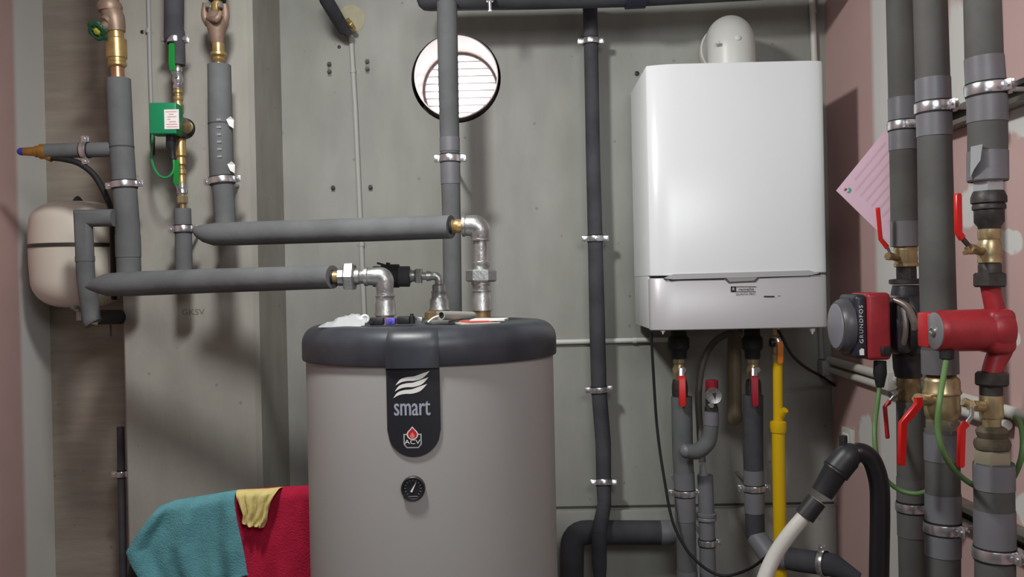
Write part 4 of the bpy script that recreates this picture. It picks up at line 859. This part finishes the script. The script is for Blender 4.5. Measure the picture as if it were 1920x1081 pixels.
pb = PX(1620, 712, xa); zb_ = pb.z
conduit('wall_conduit', 'lower white conduit along the pink wall behind the pumps', [Vector((xa, YW - .03, zb_ + .003)), Vector((xa, 2.3, zb_ - .004)), Vector((xa, 1.82, zb_ - .01))], .0105, PVCW, world=True)
p = PX(1684, 722, xa)
m = MB(); c = Vector((xa - .012, PX(1674, 705, xa).y, (za + zb_) / 2)); m.box(c + Vector((0, 0, .006)), (.03, .06, .05), bev=.004)
solo('conduit_coupler', m, PVCW, 'white coupling box joining the two wall conduits behind the black pump', 'coupler')
t = thing('wall_switch', 'white rectangular switch plate on the pink wall behind the vacuum handle', 'switch', PX(1596, 850, XR))
c = PX(1596, 825, XR); m = MB(); m.box(c + Vector((-.008, 0, 0)), (.016, .08, .075), bev=.004); sw = part('plate', m, PVCW, t)
m = MB(); m.box(c + Vector((-.018, 0, 0)), (.006, .045, .045), bev=.002); part('rocker', m, PAPERW, sw)

# pink sheet tucked behind the first riser
A = P(1568, 357, 2.42); hd_ = Vector((.14, -.17, 0)).normalized(); bend_at = .215; nrm = Vector((-.17, -.14, 0)).normalized(); vz = Vector((0, 0, 1))
L1, L2 = .225, .210
def fr(a, b, c=0):
    h = (a + b) * .7071; z = (a - b) * .7071
    if h < bend_at: return A + hd_ * h + vz * z + nrm * c
    k_ = min((h - bend_at) / .03, 1); q_ = A + hd_ * bend_at
    return q_ + Vector((.0, -1, 0)) * (h - bend_at) + vz * z + nrm * c
t = thing('pink_leaflet', 'pink printed sheet hung cornerwise behind the leftmost insulated riser', 'poster', A + Vector((.1, -.1, -.12)))
m = MB(); nn = 24
for c_ in (0, .0008):
    o0 = len(m.v); m.add([fr(L1 * i / nn, L2 * j / nn, c_) for j in range(nn + 1) for i in range(nn + 1)], [(j * (nn + 1) + i, j * (nn + 1) + i + 1, (j + 1) * (nn + 1) + i + 1, (j + 1) * (nn + 1) + i) for j in range(nn) for i in range(nn)])
part('sheet', m, mat('pink_paper', srgb(216, 184, 200), .6, noise=.03, nscale=10), t)
m = MB()
for i in range(8):
    b0_ = .020 + i * .021; l0 = .035 if i else .055; l1 = random.uniform(.13, .19)
    while (l1 + b0_ + .006) * .7071 > bend_at: l1 -= .01
    if l1 - l0 < .02: continue
    m.add([fr(l0, b0_, .0012), fr(l1, b0_, .0012), fr(l1, b0_ + .0055, .0012), fr(l0, b0_ + .0055, .0012)], [(0, 1, 2, 3)])
part('printed_lines', m, mat('mauve_print', srgb(206, 170, 188), .6), t)
o_ = (.024, .024); sc_ = .011
m = MB(); m.prism([(o_[0] + x * sc_, o_[1] + y * sc_) for x, y in ((-.7, .3), (.0, .55), (.35, -.1), (.7, .2), (.6, .9), (0, 1.1), (-.5, .9))], lambda a, b, c: fr(a, b, c + .0012), .0004); part('leaf_emblem', m, mat('leaf_green', srgb(60, 160, 120), .6), t)
m = MB(); m.prism([(o_[0] + x * sc_, o_[1] + y * sc_) for x, y in ((-.9, -.5), (-.2, -.7), (.1, -.2), (-.4, 0))], lambda a, b, c: fr(a, b, c + .0012), .0004); part('plum_mark', m, mat('plum_print', srgb(120, 60, 90), .6), t)

# ------------------------------------------------------------------ right risers
Y1, Y2, Y3 = 2.15, 1.83, 1.66
earR = (.9, -.3, 0)
ck = dict(ear=(.6, -1, .0), both=False, wdt=.020)
t = pipe('insulated_pipe', 'leftmost insulated riser of the right trio, running from the ceiling to the black pump', 'pipe', [(1687, -60, Y1), (1694, 230, Y1), (1698, 462, Y1)], .0330, INSR, tapes=[(184, 226), (244, 282), (415, 462)], clamps=[(236, dict(ck, rod='right'))])
t = pipe('insulated_pipe', 'leftmost insulated riser of the right trio, continuing down below the black pump', 'pipe', [(1707, 752, Y1), (1709, 940, Y1), (1713, 1120, Y1)], .0325, INSR, tapes=[(895, 938), (960, 1004)], tmat=mat('dull_tape', srgb(98, 97, 98), .5), clamps=[(949, dict(ck, rod='right'))])
t = pipe('insulated_pipe', 'middle insulated riser of the right trio, upper length beside the black pump', 'pipe', [(1742, -60, Y2), (1752, 250, Y2), (1757, 500, Y2), (1763, 700, Y2)], [.0325, .0330, .0345, .0345], INSR, tapes=[(148, 190), (214, 256), (655, 700)], clamps=[(202, dict(ck, rod='right'))])
t = pipe('insulated_pipe', 'middle insulated riser of the right trio, lower length below the large brass valve', 'pipe', [(1766, 804, Y2), (1768, 940, Y2), (1768, 1120, Y2)], .0335, INSR, tapes=[(812, 862), (925, 975), (1000, 1040)], clamps=[(988, dict(ck, rod='right'))])
t = pipe('insulated_pipe', 'rightmost insulated riser, upper length above the red pump', 'pipe', [(1840, -60, Y3), (1845, 110, Y3), (1851, 200, Y3), (1852, 340, Y3)], [.0315, .0325, .0335, .0340], INSR, tapes=[(108, 158), (178, 230), (284, 338)], clamps=[(168, dict(ck, rod='right'))])
m = MB(); c = P(1826, 300, Y3 - .02)
pts_ = [P(1820, 275, Y3 - .010), P(1842, 270, Y3 - .034), P(1838, 300, Y3 - .036), P(1826, 318, Y3 - .026), P(1819, 334, Y3 - .012)]
m.add(pts_ + [q + Vector((.0015, .0015, 0)) for q in pts_], [(0, 1, 2, 3, 4), (9, 8, 7, 6, 5)] + [(i, (i + 1) % 5, 5 + (i + 1) % 5, 5 + i) for i in range(5)]); part('foil_scrap', m, mat('silver_foil', srgb(180, 184, 186), .4, .4), t)
t = pipe('insulated_pipe', 'rightmost insulated riser, lower length below the red pump', 'pipe', [(1863, 866, Y3), (1865, 1000, Y3), (1866, 1120, Y3)], .0345, INSR, tapes=[(869, 916), (955, 1024)], clamps=[(1036, dict(ck, rod='right'))])

# valves on riser 1
k = Y1 / F
t, at = column('ball_valve', 'brass ball valve with red lever just above the black pump', 'valve', 1698, 462, 1700, 528, Y1, [
    ('valve_body', NICKEL, [(460, 19), (464, 21), (470, 21), (474, 20), (486, 21), (492, 20), (494, 22), (499, 22), (501, 18)], 24),
    ('black_union', IRON, [(499, 18), (503, 19), (520, 19), (524, 19)], 8)])
m = MB(); c0 = P(1682, 483, Y1 - .01); m.cyl(c0, P(1668, 480, Y1 - .03), .0085, 14); m.hexa(P(1672, 481, Y1 - .025), P(1664, 480, Y1 - .035), .010); part('stem_nut', m, BRASSD, t)
lever(t, [P(1670, 476, Y1 - .03), P(1664, 464, Y1 - .035), P(1651, 448, Y1 - .035), P(1646, 392, Y1 - .04)], .016, .008, (1, -.6, 0), REDL, ZINC, split=1)
t, at = column('ball_valve', 'brass ball valve with slim red lever just below the black pump', 'valve', 1703, 705, 1706, 755, Y1, [
    ('valve_body', BRASSD, [(704, 18), (708, 21), (722, 21), (726, 20), (740, 21), (750, 20), (754, 18)], 24)])
m = MB(); m.cyl(P(1690, 728, Y1), P(1674, 738, Y1 - .03), .008, 14); m.hexa(P(1678, 736, Y1 - .025), P(1671, 741, Y1 - .035), .010); part('stem_nut', m, ZINC, t)
lever(t, [P(1676, 742, Y1 - .035), P(1668, 752, Y1 - .037), P(1659, 762, Y1 - .04), P(1664, 818, Y1 - .04)], .016, .008, (1, -.6, 0), mat('deep_red_lever', srgb(178, 22, 36), .4), ZINC, split=1)
# black circulation pump with red head
t = thing('circulation_pump', 'black circulation pump with red and dark control head and grey round cap', 'pump', P(1704, 705, Y1))
pc = P(1700, 608, Y1)
m = MB(); m.lathe(P(1700, 522, Y1), (0, 0, -1), [(0, .030), (.002, .040), (.012, .040), (.014, .032)], 28); part('flange', m, IRON, t)
m = MB(); m.lathe(P(1704, 712, Y1), (0, 0, 1), [(0, .026), (.018, .027), (.022, .032), (.034, .032)], 10); part('flange', m, IRON, t)
m = MB(); m.lathe(P(1700, 534, Y1), (0, 0, -1), [(0, .032), (.02, .036), (.04, .038), (.16, .036), (.2, .034), (P(1700, 534, Y1).z - P(1704, 706, Y1).z, .030)], 28)
m.lathe(pc + Vector((.048, 0, 0)), (-1, 0, 0), [(0, .03), (.006, .055), (.020, .072), (.036, .080), (.052, .082), (.064, .076), (.072, .060), (.092, .050)], 36)
m.box(pc + Vector((-.026, .0, .0)), (.040, .11, .135), bev=.016, bs=3)
part('volute', m, mat('cast_black', srgb(44, 42, 48), .42, noise=.2, nscale=30, bump=.2, bscale=60), t)
m = MB(); m.torus(pc + Vector((-.030, 0, 0)), (1, 0, 0), .066, .0065, 36, 8)
m.tube([pc + Vector((-.050, -.048, .062)), pc + Vector((-.028, -.066, .046)), pc + Vector((-.014, -.074, .010)), pc + Vector((-.014, -.072, -.010))], [.005, .0085, .0095, .006], smooth=True); part('strap_clamp', m, mat('grey_alloy', srgb(150, 142, 136), .4, .6), t)
hc_ = pc + Vector((-.100, -.005, 0)); hh = 62 * k
def ring_box(xc, w_, h_, dth, bev): m = MB(); m.box(Vector((xc, pc.y - .005, pc.z)), (w_, dth, h_), bev=bev, bs=4); return m
xh1 = P(1666, 600, Y1 - .05).x; xh0 = P(1606, 600, Y1 - .05).x
part('red_housing', ring_box(xh1 - .026, .056, .158, .115, .010), REDP, t)
dk = part('dark_ring', ring_box(xh1 - .067, .030, .152, .112, .012), mat('navy_plastic', srgb(36, 40, 52), .4), t)
m = MB(); m.lathe(Vector((xh1 - .080, pc.y - .005, pc.z)), (-1, 0, 0), [(0, .066), (.010, .066), (.020, .063), (.027, .058), (.029, .050)], 40); part('head_collar', m, mat('graphite_plastic', srgb(78, 76, 82), .4), dk)
m = MB(); m.lathe(Vector((xh1 - .107, pc.y - .005, pc.z)), (-1, 0, 0), [(0, .054), (.003, .053), (.004, .048), (.004, .0001)], 40); part('round_cap', m, mat('cap_grey', srgb(134, 134, 142), .35), t)
fr = frame(Vector((xh1 - .068, pc.y - .005 - .0565, pc.z + .006)), (0, 0, 1), (-1, 0, 0), (0, -1, 0)); m = MB(); m.text('GRUNDFOS', .0125, fr, .0006, xs=1.15, spacing=1.25)
frl = frame(Vector((xh1 - .068, pc.y - .005 - .0565, pc.z - .058)), (0, 0, 1), (-1, 0, 0), (0, -1, 0)); m.prism([(-.008, -.005), (.006, -.005), (.008, .001), (.003, .006), (-.008, .005)], frl, .0006); part('lettering', m, WHP, dk)
m = MB(); m.box(Vector((xh1 - .013, pc.y - .064, pc.z - .058)), (.024, .006, .022), bev=.002); m.box(Vector((xh1 - .012, pc.y - .067, pc.z - .058)), (.012, .004, .012)); part('connector_socket', m, BLACK, t)
m = MB(); a = P(1650, 676, Y1 - .04); b = P(1650, 722, Y1 - .04); m.lathe(a, b - a, [(0, .014), (.03, .0155), (.045, .0125), (.062, .009)], 16); part('cable_plug', m, RUBBER, t)
m = MB(); m.tube([P(1650, 718, Y1 - .04), P(1646, 750, Y1 - .05), P(1640, 800, Y1 - .1), P(1643, 850, Y1 - .12), P(1658, 893, Y1 - .12), P(1685, 917, Y1 - .12), P(1716, 925, Y1 - .14), P(1742, 918, Y1 - .16), P(1760, 900, Y1 - .16)], .0055, seg=12, smooth=True)
solo('pump_cable', m, GREENC, 'green cable hanging in a loop from the black pump plug', 'cable')
# riser 2 big brass valve
k = Y2 / F
t, at = column('large_ball_valve', 'large brass ball valve with long red lever on the middle riser', 'valve', 1765, 697, 1768, 808, Y2, [
    ('valve_body', NICKEL, [(694, 20), (700, 24), (706, 27), (708, 30), (714, 32), (730, 32), (733, 34), (737, 34), (740, 31), (752, 31), (756, 31), (766, 32), (778, 31), (784, 26), (794, 25)], 28),
    ('union_nut', mat('dull_nickel', srgb(150, 145, 132), .4, .6), [(786, 26), (788, 31), (808, 31), (812, 29)], 8)])
m = MB(); m.cyl(P(1745, 750, Y2 - .01), P(1722, 748, Y2 - .04), .012, 16); m.hexa(P(1728, 749, Y2 - .035), P(1720, 748, Y2 - .05), .012); part('stem', m, NICKEL, t)
lever(t, [P(1722, 744, Y2 - .055), P(1722, 758, Y2 - .055), P(1704, 780, Y2 - .055), P(1693, 792, Y2 - .055), P(1690, 868, Y2 - .055)], .0165, .010, (.2, -1, 0), REDL, REDL, split=0)
# riser 3 fittings
k = Y3 / F
t, at = column('pipe_union', 'silver and dark iron union at the end of the rightmost upper riser', 'pipe fitting', 1853, 336, 1855, 432, Y3, [
    ('silver_nut', mat('silver_nut', srgb(172, 178, 180), .35, .35), [(334, 25), (336, 28), (358, 28), (360, 25)], 6),
    ('iron_union', IRON, [(358, 26), (362, 28), (370, 31), (380, 31), (382, 27), (386, 29), (392, 29), (394, 26), (416, 26), (424, 20), (432, 19)], 20)])
t, at = column('ball_valve', 'brass ball valve with raised red lever above the red pump', 'valve', 1855, 428, 1856, 512, Y3, [
    ('valve_body', NICKEL, [(428, 18), (430, 20), (446, 20), (450, 18), (458, 21), (478, 21), (484, 20), (488, 21), (492, 21), (494, 18)], 24),
    ('iron_nipple', IRON, [(492, 17), (496, 20), (512, 20), (514, 18)], 16)])
m = MB(); m.cyl(P(1838, 470, Y3 - .01), P(1820, 466, Y3 - .03), .0085, 14); m.hexa(P(1826, 468, Y3 - .022), P(1817, 466, Y3 - .034), .010); m.tube([P(1812, 462, Y3 - .035), P(1818, 472, Y3 - .035), P(1808, 474, Y3 - .04)], .004); part('stem_nut', m, BRASSD, t)
lever(t, [P(1816, 460, Y3 - .035), P(1804, 446, Y3 - .037), P(1797, 436, Y3 - .04), P(1796, 366, Y3 - .04)], .0135, .008, (.3, -1, 0), REDL, IRON, split=1)
# red pump
t = thing('circulation_pump', 'all red circulation pump with small grey disc on the rightmost riser', 'pump', P(1860, 700, Y3))
pc = P(1862, 618, Y3)
m = MB(); hx(m, 1856, 511, 538, Y3, 31); part('union_nut', m, IRON, t)
m = MB(); hx(m, 1860, 697, 722, Y3, 32); part('union_nut', m, IRON, t)
m = MB(); m.tube([P(1856, 530, Y3), P(1860, 556, Y3), P(1866, 582, Y3), P(1868, 600, Y3)], [.0175, .0165, .0175, .022], smooth=True); m.tube([P(1880, 625, Y3), P(1876, 655, Y3), P(1866, 678, Y3), P(1860, 700, Y3)], [.022, .021, .0185, .0185], smooth=True)
m.lathe(pc + Vector((.030, 0, .0)), (-1, 0, 0), [(0, .012), (.004, .036), (.014, .042), (.034, .042), (.042, .039)], 32); m.box(pc + Vector((.004, 0, -.002)), (.050, .07, .082), bev=.014, bs=3)
part('volute', m, REDP, t)
xm0 = P(1768, 618, Y3 - .03).x
m = MB(); L = pc.x - xm0; m.lathe(pc + Vector((0, 0, 0)), (-1, 0, 0), [(0, .039), (L - .012, .0385), (L - .006, .0385), (L, .036)], 40); mo = part('motor_housing', m, REDP, t)
m = MB(); m.lathe(pc + Vector((-L + .002, 0, 0)), (-1, 0, 0), [(0, .0345), (.004, .0345), (.005, .033), (.005, .0001)], 40); part('end_disc', m, mat('disc_grey', srgb(138, 136, 140), .35, .3), mo)
m = MB(); m.lathe(pc + Vector((-L - .003, 0, 0)), (-1, 0, 0), [(0, .010), (.004, .0095), (.005, .006), (.003, .0055), (.003, .0001)], 20); part('vent_screw', m, ZINC, mo)
m = MB(); m.box(pc + Vector((-L + .018, .045, 0)), (.045, .045, .066), bev=.004); part('terminal_box', m, mat('bright_red', srgb(190, 36, 44), .4), t)
m = MB(); a = P(1775, 655, Y3 - .01); b = P(1775, 673, Y3 - .01); m.lathe(a, b - a, [(0, .0125), (.016, .0125), (.018, .010)], 16); part('cable_gland', m, RUBBER, t)
m = MB(); m.tube([P(1775, 670, Y3 - .01), P(1770, 700, Y3 - .03), P(1762, 750, Y3 - .06), P(1758, 800, Y3 - .06), P(1766, 840, Y3 - .06), P(1784, 873, Y3 - .04), P(1806, 896, Y3), P(1832, 912, Y3 + .03), P(1866, 922, Y3 + .075), P(1893, 905, Y3 + .04), P(1912, 868, Y3), P(1918, 830, Y3), P(1914, 796, Y3 + .04), P(1904, 782, Y3 + .09)], .0052, seg=12, smooth=True)
solo('pump_cable', m, GREENC, 'green cable dropping from the red pump, looping behind the rightmost riser', 'cable')
t, at = column('ball_valve', 'brass ball valve with lowered red lever below the red pump', 'valve', 1858, 718, 1861, 872, Y3, [
    ('iron_nipple', IRON, [(716, 20), (740, 20)], 16),
    ('valve_body', NICKEL, [(738, 17), (741, 20), (756, 21), (760, 20), (776, 21), (782, 20), (783, 16), (802, 16)], 24),
    ('rubber_rings', mat('brown_hemp', srgb(84, 76, 60), .7, noise=.2, nscale=60), [(798, 18), (802, 25), (808, 28), (816, 26), (820, 24), (824, 30), (832, 32), (840, 30), (844, 24)], 24),
    ('pale_nut', mat('pale_nickel', srgb(168, 162, 142), .4, .5), [(842, 28), (845, 33), (869, 34), (872, 33)], 6)])
m = MB(); m.cyl(P(1842, 762, Y3 - .01), P(1824, 760, Y3 - .03), .010, 14); m.hexa(P(1828, 760, Y3 - .025), P(1819, 759, Y3 - .038), .010); m.cyl(P(1817, 757, Y3 - .03), P(1806, 752, Y3 - .03), .008, 14); part('stem_nut', m, NICKEL, t)
lever(t, [P(1822, 762, Y3 - .04), P(1822, 778, Y3 - .042), P(1812, 793, Y3 - .044), P(1803, 803, Y3 - .046), P(1801, 872, Y3 - .046)], .0135, .009, (.3, -1, 0), REDL, ZINC, split=2, wa=.009)

# mounting rails on the pink wall
def rail(label, z, ya, yb):
    t = thing('mounting_rail', label, 'rail', Vector((XR - .02, (ya + yb) / 2, z)))
    m = MB()
    for dx, sx, dz, sz in ((-.002, .004, 0, .041), (-.021, .038, .019, .003), (-.021, .038, -.019, .003), (-.039, .004, .015, .010), (-.039, .004, -.015, .010)):
        m.box((XR + dx, (ya + yb) / 2, z + dz), (sx, yb - ya, sz))
    part('channel', m, mat('rail_zinc', srgb(120, 116, 108), .45, .7, noise=.2, nscale=20), t)
    return t
zu = PX(1850, 196, XR - .03).z; zlw = PX(1850, 985, XR - .03).z
rail('upper dull steel channel rail carrying the risers on the pink wall', zu, 1.2, 2.2)
rail('lower dull steel channel rail carrying the risers on the pink wall', zlw, 1.2, 2.3)

# ------------------------------------------------------------------ vacuum wand and hose
YV = 1.80; k = YV / F
t = thing('vacuum_hose', 'vacuum cleaner hose with black handle and white tube, arched at the lower right', 'vacuum cleaner', P(1450, 1120, YV))
m = MB(); m.tube([P(1424, 1140, YV - .02), P(1432, 1090, YV - .01), P(1452, 1042, YV), P(1482, 998, YV), P(1516, 958, YV), P(1532, 936, YV)], [.0155, .0155, .0152, .0150, .0145, .0145], smooth=True, seg=24); part('tube', m, mat('ivory_plastic', srgb(196, 194, 188), .32), t)
m = MB(); m.tube([P(1508, 968, YV), P(1532, 937, YV)], [.0205, .0200], seg=24); part('collar', m, BLACK, t)
m = MB(); m.tube([P(1541, 925, YV), P(1566, 884, YV), P(1570, 878, YV)], [.0220, .0250, .0290], seg=24); m.tube([P(1566, 884, YV), P(1590, 856, YV), P(1606, 848, YV)], [.0280, .0270, .0190], seg=24, smooth=True); hdl = part('handle', m, BLACK, t)
m = MB(); m.tube([P(1583, 862, YV + .01), P(1581, 838, YV + .01), P(1581, 820, YV + .01)], [.009, .0085, .0075], seg=14); m.tube([P(1581, 828, YV + .01), P(1581, 816, YV + .01)], [.0085, .008], seg=14); part('trigger', m, RUBBER, hdl)
m = MB(); W_ = [P(1592, 856, YV), P(1612, 847, YV), P(1634, 862, YV), P(1648, 905, YV), P(1650, 960, YV), P(1649, 1030, YV), P(1647, 1140, YV)]
m.tube(W_, [.0180, .0185, .0190, .0195, .0195, .0195, .0195], smooth=True, seg=24, steps=14)
part('hose', m, mat('hose_black', srgb(26, 26, 30), .35), t)

# ------------------------------------------------------------------ chair with towels, left of the tank
YS = 2.16
t = thing('chair', 'black chair beside the tank, its back hidden under the towels', 'chair', Vector((P(430, 1000, YS).x, YS, 0)))
xa_, xb_ = P(262, 1000, YS).x, P(574, 1000, YS).x; zt_ = P(430, 932, YS).z
m = MB(); fr = lambda a, b, c: Vector((a, YS + c, b))
pts_ = [(xa_ - .02, .85)] + [(P(a, b, YS).x, P(a, b, YS).z) for a, b in ((238, 1090), (243, 1055), (256, 1022), (280, 985), (302, 958), (330, 946), (380, 936))] + [ (xb_ - .12, zt_ + .004), (xb_ - .06, zt_ - .006), (xb_ - .02, zt_ - .05), (xb_, zt_ - .13), (xb_, .85)]
m.prism(pts_, fr, .028); part('backrest', m, BLACK, t)
m = MB(); m.box(((xa_ + xb_) / 2, YS - .19, .62), (xb_ - xa_, .40, .05), bev=.015, bs=3); part('seat', m, BLACK, t)
for x_, y_ in ((xa_ + .03, YS - .36), (xb_ - .03, YS - .36), (xa_ + .03, YS + .015), (xb_ - .03, YS + .015)):
    m = MB(); m.tube([(x_, y_, .0), (x_, y_, .87 if y_ > YS - .1 else .6)], .013, seg=14); part('leg', m, IRON, t)
def cloth(name, label, cat, left, right, Y, mt, folds, thick=.004, nrow=30, ncol=44, back=.09, seed=1, amp=.006):
    """left/right: photo polylines from the top fold to the bottom hem"""
    random.seed(seed); ph = random.random() * 6
    def samp(pl, v):
        n = len(pl) - 1; f = v * n; i = min(int(f), n - 1); q = f - i; return (pl[i][0] + (pl[i + 1][0] - pl[i][0]) * q, pl[i][1] + (pl[i + 1][1] - pl[i][1]) * q)
    rows = []
    # back flap first, then over the top, then the front
    tl_, tr_ = left[0], right[0]
    for j in range(6):
        v = j / 5; row = []
        for i in range(ncol + 1):
            u = i / ncol; px = tl_[0] + (tr_[0] - tl_[0]) * u; py = samp(list(zip([p[0] for p in topcurve], [p[1] for p in topcurve])), u)[1] if topcurve else tl_[1] + (tr_[1] - tl_[1]) * u
            p = P(px, py, Y); row.append(p + Vector((0, .046 - .004 * (1 - v), -(1 - v) * back - .008)))
        rows.append(row)
    for j in range(nrow + 1):
        v = j / nrow; row = []
        for i in range(ncol + 1):
            u = i / ncol; a = samp(left, v); b = samp(right, v)
            px = a[0] + (b[0] - a[0]) * u; py = a[1] + (b[1] - a[1]) * u
            if topcurve:
                tpx, tpy = samp(topcurve, u); lin = tl_[1] + (tr_[1] - tl_[1]) * u; linx = tl_[0] + (tr_[0] - tl_[0]) * u
                py += (tpy - lin) * (1 - v) ** 1.5; px += (tpx - linx) * (1 - v) ** 1.5
            d = 0
            for fq, am, sl in folds: d += am * math.sin(2 * PI * (fq * u + sl * v) + ph + fq) * min(1, v * 3 + .15)
            d += amp * .4 * math.sin(13 * u + 9 * v + ph) * math.sin(7 * v + 3 * u) * v
            rnd = .016 * (1 - min(1, v * 8)) ** 2
            row.append(P(px, py, Y) + Vector((0, -.010 + rnd + d, 0)))
        rows.append(row)
    n = ncol + 1; m = MB(); vs = [p for r in rows for p in r]
    m.add(vs, [(j * n + i, j * n + i + 1, (j + 1) * n + i + 1, (j + 1) * n + i) for j in range(len(rows) - 1) for i in range(ncol)])
    o = solo(name, m, mt, label, cat); md = o.modifiers.new('thickness', 'SOLIDIFY'); md.thickness = thick; md.offset = 0
    sb = o.modifiers.new('smooth', 'SUBSURF'); sb.levels = 1; sb.render_levels = 1
    return o
def terry(name, col):
    return mat(name, col, .95, noise=.10, nscale=26, bump=.6, bscale=260, spec=.1)
topcurve = [(300, 948), (325, 938), (360, 932), (400, 926), (442, 919)]
cloth('towel', 'teal terry towel hanging at the left over the black chair', 'towel', [(300, 948), (278, 975), (258, 1003), (240, 1032), (252, 1058), (272, 1090), (290, 1120)], [(442, 919), (444, 945), (449, 975), (456, 1008), (462, 1040), (467, 1071), (469, 1074)], YS - .026, terry('teal_terry', srgb(94, 150, 158)), [(2.2, .007, .2), (5, .0025, .5)], seed=4)
topcurve = [(432, 920), (480, 917), (530, 914), (560, 912), (590, 911)]
cloth('towel', 'crimson towel hanging between the teal towel and the tank', 'towel', [(432, 920), (434, 960), (436, 1010), (440, 1080), (442, 1150)], [(590, 911), (590, 950), (590, 1000), (590, 1080), (590, 1150)], YS - .014, terry('crimson_terry', srgb(176, 36, 64)), [(1.5, .004, .1), (3.2, .002, .1)], seed=9)
topcurve = [(441, 919), (465, 918), (495, 917), (524, 914)]
cloth('cleaning_cloth', 'small pale yellow cloth draped over the crimson towel', 'cloth', [(441, 919), (450, 940), (459, 962), (457, 978), (466, 984)], [(524, 914), (512, 935), (506, 952), (503, 972), (496, 987)], YS - .040, mat('yellow_cloth', srgb(212, 196, 128), .8, noise=.08, nscale=30, bump=.3, bscale=120), [(3.2, .006, .7), (6, .003, 1.2)], thick=.0025, nrow=18, ncol=24, back=.05, seed=2, amp=.012)
